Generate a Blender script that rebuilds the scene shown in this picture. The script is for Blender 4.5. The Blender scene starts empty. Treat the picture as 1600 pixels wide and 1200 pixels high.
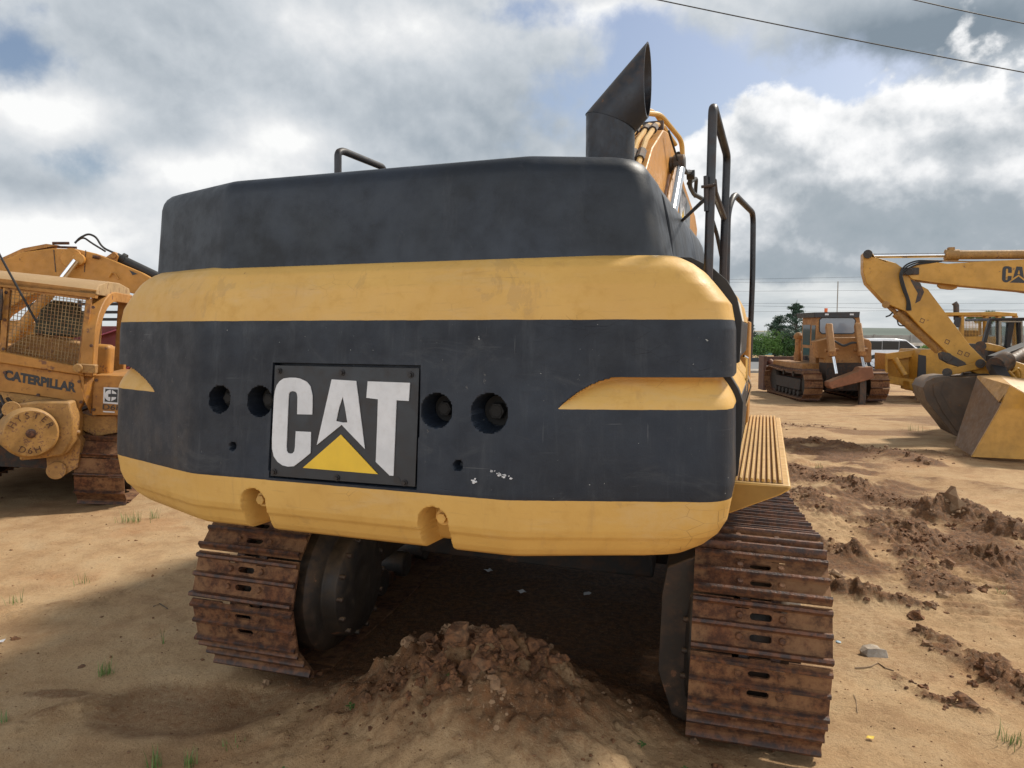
import bpy, math, random
import numpy as np
from mathutils import Vector, Matrix, Euler
from mathutils.geometry import tessellate_polygon
random.seed(7); rng = np.random.default_rng(7)
R = math.radians
S = bpy.context.scene
COL = S.collection

# ---------------------------------------------------------------- camera
FPX = 1150.0; HOR = 514.0; CAMZ = 1.95
PITCH = math.atan((600 - HOR) / FPX)
cam_d = bpy.data.cameras.new('camera'); cam = bpy.data.objects.new('camera', cam_d); COL.objects.link(cam)
cam.location = (0, 0, CAMZ); cam.rotation_euler = (math.pi/2 - PITCH, 0, 0)
cam_d.sensor_width = 36; cam_d.lens = FPX/1600*36; cam_d.clip_start = .05; cam_d.clip_end = 3000
S.camera = cam

# ---------------------------------------------------------------- light
SUN_EL, SUN_AZ = R(46), R(57)          # azimuth clockwise from the viewing direction (+Y)
sun_d = bpy.data.lights.new('sun', 'SUN'); sun = bpy.data.objects.new('sun', sun_d); COL.objects.link(sun)
sun_d.energy = 4.3; sun_d.angle = R(6); sun_d.color = (1, .93, .82)
sv = Vector((math.sin(SUN_AZ)*math.cos(SUN_EL), math.cos(SUN_AZ)*math.cos(SUN_EL), math.sin(SUN_EL)))
sun.rotation_euler = sv.to_track_quat('Z', 'Y').to_euler(); sun.location = (20, 10, 30)
S.view_settings.view_transform = 'Standard'; S.view_settings.look = 'None'
S.view_settings.exposure = 0.15; S.view_settings.gamma = 1; S.view_settings.use_curve_mapping = False

# ---------------------------------------------------------------- node helper
class NT:
    def __init__(s, nt): s.nt = nt
    def n(s, t, **k):
        x = s.nt.nodes.new(t)
        for a, b in k.items(): setattr(x, a, b)
        return x
    def put(s, sock, v):
        if v is None: return
        if hasattr(v, 'is_output') or isinstance(v, bpy.types.NodeSocket): s.nt.links.new(v, sock)
        else:
            if isinstance(v, (tuple, list)) and len(v) == 3 and sock.type == 'RGBA': v = (*v, 1)
            sock.default_value = v
    def m(s, op, a, b=None, c=None, clamp=False):
        x = s.n('ShaderNodeMath', operation=op, use_clamp=clamp)
        s.put(x.inputs[0], a); s.put(x.inputs[1], b); s.put(x.inputs[2], c); return x.outputs[0]
    def noise(s, vec, scale, detail=5, rough=.55, dist=0.0, dim='3D'):
        x = s.n('ShaderNodeTexNoise', noise_dimensions=dim); s.put(x.inputs['Vector'], vec)
        x.inputs['Scale'].default_value = scale; x.inputs['Detail'].default_value = detail
        x.inputs['Roughness'].default_value = rough; x.inputs['Distortion'].default_value = dist
        return x.outputs['Fac']
    def mix(s, f, a, b, mode='MIX'):
        x = s.n('ShaderNodeMix', data_type='RGBA', blend_type=mode)
        s.put(x.inputs[0], f); s.put(x.inputs[6], a); s.put(x.inputs[7], b); return x.outputs[2]
    def ramp(s, f, lo, hi, a=0.0, b=1.0, smooth=True):
        x = s.n('ShaderNodeMapRange', interpolation_type='SMOOTHSTEP' if smooth else 'LINEAR')
        s.put(x.inputs[0], f)
        for i, v in enumerate((lo, hi, a, b)): s.put(x.inputs[1+i], v)
        return x.outputs[0]
    def cramp(s, f, stops):
        x = s.n('ShaderNodeValToRGB'); s.put(x.inputs[0], f); e = x.color_ramp.elements
        while len(e) < len(stops): e.new(.5)
        for i, (p, c) in enumerate(stops): e[i].position = p; e[i].color = (*c, 1)
        return x.outputs[0]
    def scale(s, vec, xyz):
        x = s.n('ShaderNodeVectorMath', operation='MULTIPLY'); s.put(x.inputs[0], vec); x.inputs[1].default_value = xyz
        return x.outputs[0]

# ---------------------------------------------------------------- sky
def px_azel(px, py):
    u = (px-800)/FPX; v = -(py-600)/FPX
    d = Vector((u, math.cos(PITCH)+v*math.sin(PITCH), -math.sin(PITCH)+v*math.cos(PITCH))).normalized()
    return math.atan2(d.x, d.y), math.asin(d.z)
w = bpy.data.worlds.new('World'); S.world = w; w.use_nodes = True
w.node_tree.nodes.clear(); N = NT(w.node_tree)
tc = N.n('ShaderNodeTexCoord').outputs['Generated']
sep = N.n('ShaderNodeSeparateXYZ'); N.put(sep.inputs[0], tc); X, Y, Z = sep.outputs
az = N.m('ARCTAN2', X, Y); el = N.m('ARCSINE', Z)
sky = N.n('ShaderNodeTexSky', sky_type='NISHITA', sun_disc=False, sun_elevation=SUN_EL, sun_rotation=SUN_AZ)
sky.air_density = 1.2; sky.dust_density = 2.0
# cloud coordinates: stretched a little along the horizon
n_big = N.noise(N.scale(tc, (1, 1, 1.25)), 2.6, 5, .45, .1)
n_mid = N.noise(N.scale(tc, (1, 1, 1.15)), 6.5, 7, .5, .1)
n_puff = N.noise(N.scale(tc, (1, 1, 1.1)), 16, 9, .58, .1)
def blob(px, py, rx, ry, sharp=0.0):
    a, e = px_azel(px, py); a2, e2 = px_azel(px+rx, py); a3, e3 = px_azel(px, py-ry)
    ra, re = abs(a2-a), abs(e3-e)
    dx = N.m('DIVIDE', N.m('SUBTRACT', az, a), ra); dy = N.m('DIVIDE', N.m('SUBTRACT', el, e), re)
    r2 = N.m('ADD', N.m('MULTIPLY', dx, dx), N.m('MULTIPLY', dy, dy))
    return N.m('EXPONENT', N.m('MULTIPLY', r2, -1.0))
def acc(lst):
    t = None
    for b, wt in lst:
        v = N.m('MULTIPLY', blob(*b), wt); t = v if t is None else N.m('ADD', t, v)
    return t
def lit(scale, zs, det, rg, dist, dz):   # thicker cloud below than above = bright billow tops, grey bases
    v0 = N.scale(tc, (1, 1, zs)); ad = N.n('ShaderNodeVectorMath', operation='ADD'); N.put(ad.inputs[0], v0); ad.inputs[1].default_value = (dz*.35, dz*.2, dz)
    return N.m('SUBTRACT', N.noise(v0, scale, det, rg, dist), N.noise(ad.outputs[0], scale, det, rg, dist))
relief = N.m('ADD', N.m('MULTIPLY', lit(5, 1.15, 6, .45, .1, .05), .55), N.m('MULTIPLY', lit(13, 1.1, 7, .55, .1, .016), .6))
nb = N.m('ADD', N.m('MULTIPLY', N.m('SUBTRACT', n_big, .5), 1.3), N.m('MULTIPLY', N.m('SUBTRACT', n_mid, .5), .8))
# layer 1: high grey-white deck with blue gaps
gap = acc([((1040, 130, 200, 90), 1.5), ((1330, 130, 170, 50), .8), ((40, 95, 120, 75), .82), ((130, 262, 150, 45), .62),
           ((800, 15, 110, 45), .6), ((1000, 30, 80, 40), .5), ((50, 15, 60, 25), .3)])
cov1 = N.ramp(N.m('SUBTRACT', N.m('ADD', N.m('ADD', N.m('MULTIPLY', nb, 1.5), N.m('MULTIPLY', N.m('SUBTRACT', n_puff, .5), 1.1)), .80), gap), -.20, .36)
tone = acc([((700, 180, 260, 110), -.26), ((1460, 55, 260, 65), -.75), ((330, 50, 200, 90), -.2), ((240, 215, 110, 45), -.36), ((60, 290, 90, 30), -.3),
            ((520, 60, 160, 60), .25), ((100, 180, 110, 40), .55), ((300, 260, 120, 40), .5), ((440, 215, 90, 35), .35), ((640, 60, 140, 60), .12),
            ((80, 370, 160, 45), .42), ((960, 20, 90, 25), .35)])
b1 = N.m('ADD', N.m('ADD', N.m('ADD', relief, N.m('MULTIPLY', nb, .20)), N.m('MULTIPLY', N.m('SUBTRACT', n_puff, .5), .12)), N.m('ADD', tone, .655))
c1 = N.cramp(b1, [(0, (.21, .26, .31)), (.3, (.34, .39, .44)), (.6, (.53, .57, .61)), (.85, (.73, .745, .76)), (1, (.88, .885, .88))])
# layer 2: the cumulus bank on the right, its top an uneven edge
_, eT = px_azel(1250, 125)
a0, _ = px_azel(960, 230); a1, _ = px_azel(1180, 120); aL, eL = px_azel(860, 300)
topcurve = N.m('ADD', N.m('MULTIPLY', N.ramp(az, aL, a1), eT - eL), eL)
lump = N.m('ADD', N.m('MULTIPLY', N.m('SUBTRACT', n_mid, .5), .26), N.m('MULTIPLY', N.m('SUBTRACT', n_puff, .5), .12))
depth = N.m('ADD', N.m('SUBTRACT', topcurve, el), lump)
cov2 = N.m('MULTIPLY', N.ramp(depth, -.006, .02), N.ramp(az, aL-.12, a0))
t2 = N.m('ADD', depth, N.m('ADD', N.m('SUBTRACT', N.m('MULTIPLY', N.m('SUBTRACT', n_puff, .5), -.08), N.m('MULTIPLY', relief, .7)), N.m('MULTIPLY', acc([((1530, 225, 90, 25), .09), ((1150, 330, 160, 60), -.05), ((1450, 270, 60, 25), -.05), ((1420, 350, 200, 40), .1)]), 1.0)))
c2 = N.cramp(N.m('DIVIDE', t2, .34), [(0, (.93, .93, .93)), (.16, (.80, .81, .82)), (.36, (.56, .59, .62)), (.62, (.36, .405, .445)), (.9, (.31, .36, .40))])
# layer 3: pale band near the horizon
c3 = N.cramp(N.noise(N.scale(tc, (1, 1, 5)), 6, 6, .6), [(.35, (.50, .54, .56)), (.6, (.69, .71, .71))])
_, eh = px_azel(1300, 425); _, eh2 = px_azel(1300, 450)
hz = N.ramp(N.m('ADD', el, N.m('MULTIPLY', N.m('SUBTRACT', n_puff, .5), .05)), eh, eh2)
K = 10.0
col = N.mix(cov1, N.mix(1.0, sky.outputs[0], (1.0, .97, 1.0), 'MULTIPLY'), N.mix(1.0, c1, (K, K, K), 'MULTIPLY'))
col = N.mix(cov2, col, N.mix(1.0, c2, (K, K, K), 'MULTIPLY'))
col = N.mix(hz, col, N.mix(1.0, c3, (K, K, K), 'MULTIPLY'))
# unseen sky behind the camera, added brightness shaped to light upright rear faces
back = N.m('ADD', 1.0, N.m('MULTIPLY', N.ramp(Y, .2, -.5, 0.0, 1.25), N.ramp(Z, .42, .72, 1.0, 0.0)))
up = N.ramp(Z, .42, .72, 1.0, .52)  # unseen zenith dimmed to cut the fill light on the ground
g = N.n('ShaderNodeCombineXYZ'); bm_ = N.m('MULTIPLY', back, up)
for i in range(3): N.put(g.inputs[i], bm_)
col = N.mix(1.0, col, g.outputs[0], 'MULTIPLY')
for nd in w.node_tree.nodes:
    if nd.type == 'MIX': nd.clamp_result = False
bg = N.n('ShaderNodeBackground'); N.put(bg.inputs[0], col); bg.inputs[1].default_value = .1
wo = N.n('ShaderNodeOutputWorld'); N.nt.links.new(bg.outputs[0], wo.inputs[0])

# ---------------------------------------------------------------- materials
def srgb(r, g, b):
    f = lambda c: (c/255/12.92) if c/255 <= .04045 else ((c/255+.055)/1.055)**2.4
    return (f(r), f(g), f(b))
def mat(name, fn):
    m_ = bpy.data.materials.new(name); m_.use_nodes = True; nt = m_.node_tree; nt.nodes.clear(); n = NT(nt)
    p = n.n('ShaderNodeBsdfPrincipled'); o = n.n('ShaderNodeOutputMaterial'); nt.links.new(p.outputs[0], o.inputs[0])
    fn(n, p); return m_
def bump(n, p, h, strength=.3, dist=.01):
    b = n.n('ShaderNodeBump'); b.inputs['Strength'].default_value = strength; b.inputs['Distance'].default_value = dist
    n.put(b.inputs['Height'], h); n.put(p.inputs['Normal'], b.outputs[0])
def P(n, p, **k):
    for a, v in k.items(): n.put(p.inputs[a.replace('_', ' ')], v)

RUST = (.11, .045, .022); DUST = (.34, .215, .105)
def paint(name, col, rough=.45, rust=.5, dust=.3, sc=1.0, metal=0.0, var=.25, bm=.25, rustcol=RUST):
    def fn(n, p):
        o = n.n('ShaderNodeTexCoord').outputs['Object']
        a = n.noise(o, 2.2*sc, 6, .6); b = n.noise(o, 13*sc, 8, .65); c = n.noise(o, 60*sc, 4, .6)
        dark = tuple(x*(1-var) for x in col); light = tuple(min(1, x*(1+var*.5)) for x in col)
        base = n.mix(n.ramp(a, .3, .7), dark, light)
        base = n.mix(n.ramp(b, .5, .72, 0, .35), base, dark)
        geo = n.n('ShaderNodeNewGeometry')
        pt = n.ramp(geo.outputs['Pointiness'], .52, .62)
        nz = n.n('ShaderNodeSeparateXYZ'); n.put(nz.inputs[0], geo.outputs['Normal'])
        if rust > 0:
            rm = n.ramp(n.m('ADD', n.m('MULTIPLY', b, .65), n.m('MULTIPLY', a, .35)), .66-.14*rust, .70-.12*rust)
            rm = n.m('MAXIMUM', rm, n.m('MULTIPLY', pt, n.ramp(b, .42, .6, 0, rust)))
            base = n.mix(rm, base, n.mix(c, rustcol, tuple(x*1.8 for x in rustcol)))
        if dust > 0:
            dm = n.m('MULTIPLY', n.ramp(n.m('ADD', n.m('MULTIPLY', nz.outputs[2], .4), b), .45, 1.0), dust, clamp=True)
            dm = n.m('ADD', dm, n.m('MULTIPLY', n.ramp(a, .45, .7), dust*.25), clamp=True)
            base = n.mix(dm, base, DUST)
        rr = n.ramp(b, .3, .7, rough-.08, rough+.18)
        P(n, p, Base_Color=base, Roughness=rr, Metallic=metal)
        bump(n, p, n.m('ADD', n.m('MULTIPLY', b, .7), n.m('MULTIPLY', c, .3)), bm, .006)
    return mat(name, fn)
def plain(name, col, rough=.5, metal=0.0):
    return mat(name, lambda n, p: P(n, p, Base_Color=n.mix(n.noise(n.n('ShaderNodeTexCoord').outputs['Object'], 9, 5), tuple(c*.8 for c in col), tuple(min(1, c*1.15) for c in col)), Roughness=rough, Metallic=metal))

YEL = (.60, .345, .075)
M = {}
M['yellow'] = paint('yellow_paint', YEL, .42, .12, .22)
M['yellow_side'] = paint('yellow_side_paint', (.62, .36, .09), .42, .1, .35)
M['old_yellow'] = paint('old_yellow_paint', (.42, .185, .028), .55, .65, .20)
M['worn_yellow'] = paint('worn_yellow_paint', (.38, .20, .05), .6, .85, .6, 2.8)
M['orange_yellow'] = paint('orange_yellow_paint', (.48, .215, .032), .5, .45, .12, .8)
M['dull_orange'] = paint('dull_orange_paint', (.34, .155, .04), .6, .7, .25, 1.2)
M['deep_yellow'] = paint('deep_yellow_paint', (.50, .255, .03), .42, .3, .22, .8)
M['cream'] = paint('cream_glare_paint', (.62, .58, .50), .4, .1, .2)  # cream paint; on the door top it stands for glare
M['char'] = paint('charcoal_paint', (.018, .021, .026), .45, .08, .10, 1.0, bm=.2)
M['dark'] = paint('dark_steel', (.03, .028, .026), .55, .4, .25)
M['black'] = plain('black_rubber', (.016, .016, .017), .6)
M['gap'] = plain('gap_shadow_liner', (.012, .011, .010), .8)  # near-black, paints shade on the frame underside and recessed bolts
M['rail'] = paint('rail_paint', (.012, .013, .017), .4, .15, .06)
M['stack'] = paint('exhaust_steel', (.016, .020, .028), .42, .2, .12, 2.0, metal=.2)
M['chrome'] = plain('chromed_rod', (.75, .76, .78), .18, 1.0)
M['white'] = paint('white_vinyl', (.62, .63, .65), .5, 0, .12, 3, var=.12, bm=.1)
M['lightglass'] = mat('pale_glass', lambda n, p: P(n, p, Base_Color=(.22, .25, .29), Roughness=.1))  # pale colour stands in for sky seen through the window
M['tri'] = plain('yellow_vinyl', (.74, .47, .02), .4)
M['logo_black'] = plain('black_vinyl', (.02, .021, .024), .45)
M['plate'] = paint('plate_paint', (.012, .014, .018), .4, .03, .06, bm=.12)
M['rubber'] = plain('hose_rubber', (.02, .021, .022), .5)
M['concrete'] = paint('concrete', (.33, .31, .28), .9, 0, .2, .5)
M['asphalt'] = plain('asphalt', (.16, .16, .165), .9)
M['maroon'] = paint('maroon_paint', (.20, .035, .05), .5, .35, .3)
M['olive'] = plain('olive_canvas', (.10, .105, .075), .8)
M['carpaint'] = plain('white_car_paint', (.78, .79, .82), .25)
M['blueband'] = plain('dark_blue_sheet', (.05, .075, .11), .6)
M['orange'] = plain('orange_plastic', (.85, .16, .03), .35)
M['red'] = plain('red_plastic', (.55, .05, .03), .45)
M['plastic_blue'] = plain('blue_grey_plastic', (.25, .34, .40), .4)
M['leafyellow'] = plain('yellow_leaf', (.75, .52, .05), .6)
M['twig'] = plain('dry_twig', (.28, .19, .11), .8)
M['rock'] = paint('pale_rock', (.38, .34, .29), .8, 0, .35, 6, bm=.8)
def glass_fn(n, p):
    P(n, p, Base_Color=(.55, .6, .62), Roughness=.06, Transmission_Weight=.85, IOR=1.1)
M['glass'] = mat('cab_glass', glass_fn)
M['dglass'] = mat('dark_glass', lambda n, p: P(n, p, Base_Color=(.02, .025, .03), Roughness=.05))
def steel_fn(n, p):          # rusty, dusty track steel: wear polished on raised edges
    o = n.n('ShaderNodeNewGeometry').outputs['Position']; oc = n.n('ShaderNodeTexCoord').outputs['Object']
    a = n.noise(o, 3.5, 6, .65); b = n.noise(o, 22, 8, .7); c = n.noise(o, 90, 4, .6)
    base = n.mix(n.ramp(b, .35, .68), (.060, .024, .012), (.17, .058, .021))
    base = n.mix(n.ramp(a, .52, .66, 0, .6), base, (.20, .065, .03))
    dm = n.ramp(n.m('ADD', n.m('MULTIPLY', a, .6), n.m('MULTIPLY', b, .5)), .43, .68, 0, .9)
    s3 = n.n('ShaderNodeSeparateXYZ'); n.put(s3.inputs[0], oc)
    up = n.ramp(s3.outputs[2], .018, .040)           # raised bars keep less dust
    dm = n.m('MULTIPLY', dm, n.m('SUBTRACT', 1.0, n.m('MULTIPLY', up, .85)))
    base = n.mix(dm, base, n.mix(b, (.30, .165, .075), (.20, .105, .048)))
    base = n.mix(n.m('MULTIPLY', up, n.ramp(b, .35, .6, 1, .25)), base, (.035, .022, .020))
    P(n, p, Base_Color=base, Roughness=n.ramp(up, 0, 1, .85, .5), Metallic=.15)
    bump(n, p, n.m('ADD', b, n.m('MULTIPLY', c, .5)), .7, .006)
M['steel'] = mat('track_steel', steel_fn)
def band_fn(n, p):           # counterweight: charcoal and yellow by painted band
    at = n.n('ShaderNodeAttribute', attribute_name='band').outputs['Fac']
    o = n.n('ShaderNodeTexCoord').outputs['Object']
    a = n.noise(o, 1.6, 6, .6); b = n.noise(o, 9, 8, .65); c = n.noise(o, 55, 6, .65); st = n.noise(n.scale(o, (14, 14, 1.2)), 1, 6, .7)
    edge = n.m('ADD', at, n.m('MULTIPLY', n.m('SUBTRACT', b, .5), .006))
    isy = n.ramp(edge, -.0008, .0008)
    y = n.mix(n.ramp(a, .3, .7), (.56, .325, .085), (.64, .39, .11))
    y = n.mix(n.ramp(b, .5, .72, 0, .55), y, (.50, .28, .065))
    y = n.mix(n.ramp(n.noise(n.scale(o, (1, 1, 3)), 2.3, 9, .72, .5), .5, .72, 0, .5), y, (.58, .40, .19))
    y = n.mix(n.ramp(st, .56, .74, 0, .4), y, (.42, .25, .09))
    y = n.mix(n.ramp(n.noise(n.scale(o, (2, 2, 22)), 2.5, 6, .75), .56, .75, 0, .45), y, (.40, .24, .08))
    y = n.mix(n.ramp(n.noise(o, 4, 8, .7, 1.2), .60, .64, 0, .25), y, (.33, .21, .09))
    k = n.mix(n.ramp(a, .35, .7), (.009, .012, .019), (.018, .025, .038))
    k = n.mix(n.ramp(st, .50, .8, 0, .5), k, (.060, .066, .075))
    k = n.mix(n.ramp(n.noise(n.scale(o, (1, 1, 2.2)), 3.1, 9, .72, .8), .54, .72, 0, .5), k, (.052, .056, .062))
    k = n.mix(n.ramp(n.noise(o, 6, 9, .75, 1.5), .62, .74, 0, .4), k, (.014, .015, .017))
    chip = n.ramp(n.noise(o, 70, 3, .5), .755, .765)
    k = n.mix(chip, k, (.30, .31, .30))
    cr = n.n('ShaderNodeTexVoronoi', feature='DISTANCE_TO_EDGE'); n.put(cr.inputs['Vector'], n.scale(o, (1, 1, 2.2))); cr.inputs['Scale'].default_value = 9
    crack = n.m('MULTIPLY', n.ramp(cr.outputs['Distance'], .0, .012, 1, 0), n.ramp(n.noise(o, 2.7, 3), .55, .68))
    y = n.mix(n.m('MULTIPLY', crack, .6), y, (.20, .11, .04))
    sc1 = n.ramp(n.noise(n.scale(o, (2.5, 2.5, 95)), 1.0, 3, .5, .6), .70, .735, 0, .55); sc2 = n.ramp(n.noise(n.scale(o, (70, 40, 2.2)), 1.0, 3, .5, .8), .715, .75, 0, .5)
    scm = n.m('MULTIPLY', n.m('MAXIMUM', sc1, sc2), n.ramp(n.noise(o, 1.9, 3), .45, .62))
    k = n.mix(scm, k, (.14, .145, .15)); y = n.mix(scm, y, (.30, .18, .07))
    chy = n.m('MULTIPLY', n.ramp(n.noise(o, 26, 7, .7), .66, .69), n.ramp(n.noise(o, 1.5, 3), .46, .6)); y = n.mix(n.m('MULTIPLY', chy, .7), y, (.16, .085, .04)); k = n.mix(n.m('MULTIPLY', chy, .55), k, (.12, .115, .105))
    P(n, p, Base_Color=n.mix(isy, k, y), Roughness=n.ramp(b, .3, .7, .40, .62)); p.inputs['Specular IOR Level'].default_value = .35
    bump(n, p, n.m('SUBTRACT', n.m('ADD', n.m('MULTIPLY', b, .9), n.m('MULTIPLY', c, .25)), n.m('MULTIPLY', crack, .5)), .32, .008)
M['band'] = mat('counterweight_paint', band_fn)
def hood_fn(n, p):
    o = n.n('ShaderNodeTexCoord').outputs['Object']
    a = n.noise(o, 1.3, 6, .62, .6); b = n.noise(o, 8, 8, .65); c = n.noise(o, 120, 3, .6)
    k = n.mix(n.ramp(a, .3, .7), (.006, .0085, .013), (.018, .025, .039))
    k = n.mix(n.ramp(b, .52, .75, 0, .4), k, (.005, .006, .007))
    k = n.mix(n.ramp(n.noise(n.scale(o, (9, 9, 1.4)), 1, 6, .7), .56, .82, 0, .4), k, (.055, .06, .07))
    k = n.mix(n.ramp(n.noise(o, 11, 9, .75, 1.0), .60, .72, 0, .35), k, (.05, .052, .056))
    P(n, p, Base_Color=k, Roughness=n.ramp(b, .3, .7, .36, .56)); p.inputs['Specular IOR Level'].default_value = .4
    bump(n, p, n.m('ADD', b, n.m('MULTIPLY', c, .25)), .2, .006)
M['hood'] = mat('hood_paint', hood_fn)

# ---------------------------------------------------------------- mesh building
class MB:
    def __init__(s): s.v = []; s.f = []; s.mi = []; s.cur = 0
    def add(s, v, f):
        o = len(s.v); s.v += [tuple(x) for x in v]; s.f += [tuple(i+o for i in q) for q in f]; s.mi += [s.cur]*len(f); return s
    def box(s, x0, x1, y0, y1, z0, z1, mtx=None, tx=1.0, ty=1.0):
        cx, cy = (x0+x1)/2, (y0+y1)/2
        v = [(x, y, z0) for x, y in ((x0, y0), (x1, y0), (x1, y1), (x0, y1))]
        v += [(cx+(x-cx)*tx, cy+(y-cy)*ty, z1) for x, y in ((x0, y0), (x1, y0), (x1, y1), (x0, y1))]
        if mtx: v = [mtx @ Vector(q) for q in v]
        return s.add(v, [(3, 2, 1, 0), (4, 5, 6, 7), (0, 1, 5, 4), (1, 2, 6, 5), (2, 3, 7, 6), (3, 0, 4, 7)])
    def cyl(s, a, b, r0, r1=None, n=20, caps=True):
        r1 = r0 if r1 is None else r1
        a, b = Vector(a), Vector(b); d = (b-a).normalized(); t = Vector((0, 0, 1)) if abs(d.z) < .9 else Vector((1, 0, 0))
        u = d.cross(t).normalized(); w_ = d.cross(u)
        v = []
        for c, r in ((a, r0), (b, r1)):
            v += [c + (u*math.cos(2*math.pi*i/n) + w_*math.sin(2*math.pi*i/n))*r for i in range(n)]
        f = [(i, (i+1) % n, n+(i+1) % n, n+i) for i in range(n)]
        if caps: f += [tuple(range(n))[::-1], tuple(range(n, 2*n))]
        return s.add(v, f)
    def bar(s, a, b, wd, ht, up=(0, 0, 1), w2=None, h2=None):
        a, b = Vector(a), Vector(b); d = (b-a).normalized(); u = Vector(up); x = d.cross(u).normalized(); z = x.cross(d)
        w2 = w2 or wd; h2 = h2 or ht
        v = [c + x*sx*ww/2 + z*sz*hh/2 for c, ww, hh in ((a, wd, ht), (b, w2, h2)) for sx, sz in ((-1, -1), (1, -1), (1, 1), (-1, 1))]
        return s.add(v, [(3, 2, 1, 0), (4, 5, 6, 7), (0, 1, 5, 4), (1, 2, 6, 5), (2, 3, 7, 6), (3, 0, 4, 7)])
    def tube(s, pts, r, n=8, rs=None, rad=0.0):
        pts = [Vector(q) for q in pts]
        if rad > 0: pts = fillet(pts, rad)
        rs = rs or [r]*len(pts); v = []; f = []; pu = None
        for i, q in enumerate(pts):
            d = (pts[min(i+1, len(pts)-1)] - pts[max(i-1, 0)]).normalized()
            if pu is None:
                t = Vector((0, 0, 1)) if abs(d.z) < .9 else Vector((1, 0, 0)); u = d.cross(t).normalized()
            else: u = (pu - d*pu.dot(d)).normalized()
            pu = u; w_ = d.cross(u)
            v += [q + (u*math.cos(2*math.pi*k/n) + w_*math.sin(2*math.pi*k/n))*rs[i] for k in range(n)]
        for i in range(len(pts)-1):
            for k in range(n): f.append((i*n+k, i*n+(k+1) % n, (i+1)*n+(k+1) % n, (i+1)*n+k))
        f += [tuple(range(n))[::-1], tuple((len(pts)-1)*n+k for k in range(n))]
        return s.add(v, f)
    def loops(s, loops3, ext):
        """flat polygon with holes (3D loops) extruded by the vector ext"""
        ext = Vector(ext); L = [[Vector(q) for q in lp] for lp in loops3]
        tri = tessellate_polygon(L); flat = [q for lp in L for q in lp]; n = len(flat)
        v = flat + [q+ext for q in flat]; f = [tuple(t) for t in tri] + [tuple(i+n for i in t)[::-1] for t in tri]
        o = 0
        for lp in L:
            k = len(lp)
            f += [(o+i, o+(i+1) % k, n+o+(i+1) % k, n+o+i) for i in range(k)]; o += k
        return s.add(v, f)
    def prism(s, poly, plane, lo, hi):
        """poly in 2D; plane 'yz' extruded along x, 'xz' along y, 'xy' along z"""
        if plane == 'yz': q = [(lo, a, b) for a, b in poly]; e = (hi-lo, 0, 0)
        elif plane == 'xz': q = [(a, lo, b) for a, b in poly]; e = (0, hi-lo, 0)
        else: q = [(a, b, lo) for a, b in poly]; e = (0, 0, hi-lo)
        return s.loops([q], e)
    def lathe(s, c, ax, prof, n=28):
        c = Vector(c); d = Vector(ax).normalized(); t = Vector((0, 0, 1)) if abs(d.z) < .9 else Vector((1, 0, 0))
        u = d.cross(t).normalized(); w_ = d.cross(u); v = []
        for r, h in prof: v += [c + d*h + (u*math.cos(2*math.pi*i/n)+w_*math.sin(2*math.pi*i/n))*max(r, 1e-4) for i in range(n)]
        f = [(j*n+i, j*n+(i+1) % n, (j+1)*n+(i+1) % n, (j+1)*n+i) for j in range(len(prof)-1) for i in range(n)]
        f += [tuple(range(n))[::-1], tuple((len(prof)-1)*n+i for i in range(n))]
        return s.add(v, f)
    def loft(s, rings, closed=True, cap=True):
        n = len(rings[0]); v = [q for r in rings for q in r]; f = []
        for j in range(len(rings)-1):
            for i in range(n if closed else n-1): f.append((j*n+i, j*n+(i+1) % n, (j+1)*n+(i+1) % n, (j+1)*n+i))
        if cap and closed: f += [tuple(range(n))[::-1], tuple((len(rings)-1)*n+i for i in range(n))]
        return s.add(v, f)
    def build(s, name, mats, parent=None, bevel=0, smooth=35, seg=2, local=None):
        me = bpy.data.meshes.new(name); me.from_pydata(s.v, [], s.f); me.update()
        import bmesh
        b = bmesh.new(); b.from_mesh(me); bmesh.ops.recalc_face_normals(b, faces=b.faces); b.to_mesh(me); b.free()
        if not isinstance(mats, (list, tuple)): mats = [mats]
        for m_ in mats: me.materials.append(M[m_] if isinstance(m_, str) else m_)
        if len(mats) > 1: me.polygons.foreach_set('material_index', s.mi)
        o = bpy.data.objects.new(name, me); COL.objects.link(o)
        if parent is not None: o.parent = parent
        if local is not None: o.matrix_local = local
        if smooth: me.polygons.foreach_set('use_smooth', [True]*len(me.polygons)); me.set_sharp_from_angle(angle=R(smooth))
        if bevel:
            md = o.modifiers.new('bevel', 'BEVEL'); md.width = bevel; md.segments = seg; md.limit_method = 'ANGLE'; md.angle_limit = R(40)
            md.harden_normals = False
        return o
def fillet(pts, r, n=6):
    out = [pts[0]]
    for i in range(1, len(pts)-1):
        p, a, b = pts[i], pts[i-1], pts[i+1]; da, db = a-p, b-p
        k = min(r, da.length*.45, db.length*.45); A = p+da.normalized()*k; B = p+db.normalized()*k
        for j in range(n+1):
            t = j/n; out.append(A*(1-t)**2 + p*2*t*(1-t) + B*t*t)
    out.append(pts[-1]); return out
def empty(name, mtx): 
    o = bpy.data.objects.new(name, None); COL.objects.link(o); o.matrix_world = mtx; o.empty_display_size = .3; return o
def tag(o, label=None, cat=None, group=None, kind=None):
    for k, v in (('label', label), ('category', cat), ('group', group), ('kind', kind)):
        if v: o[k] = v
    return o
def frame(x, y, z, yaw=0, roll=0, pitch=0):
    """yaw: heading, clockwise from +Y seen from above (deg); roll: right side down; pitch: nose up"""
    return Matrix.Translation((x, y, z)) @ Matrix.Rotation(R(-yaw), 4, 'Z') @ Matrix.Rotation(R(pitch), 4, 'X') @ Matrix.Rotation(R(roll), 4, 'Y')
def ray(px, py):
    u = (px-800)/FPX; v = -(py-600)/FPX
    return Vector((u, math.cos(PITCH)+v*math.sin(PITCH), -math.sin(PITCH)+v*math.cos(PITCH)))
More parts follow.
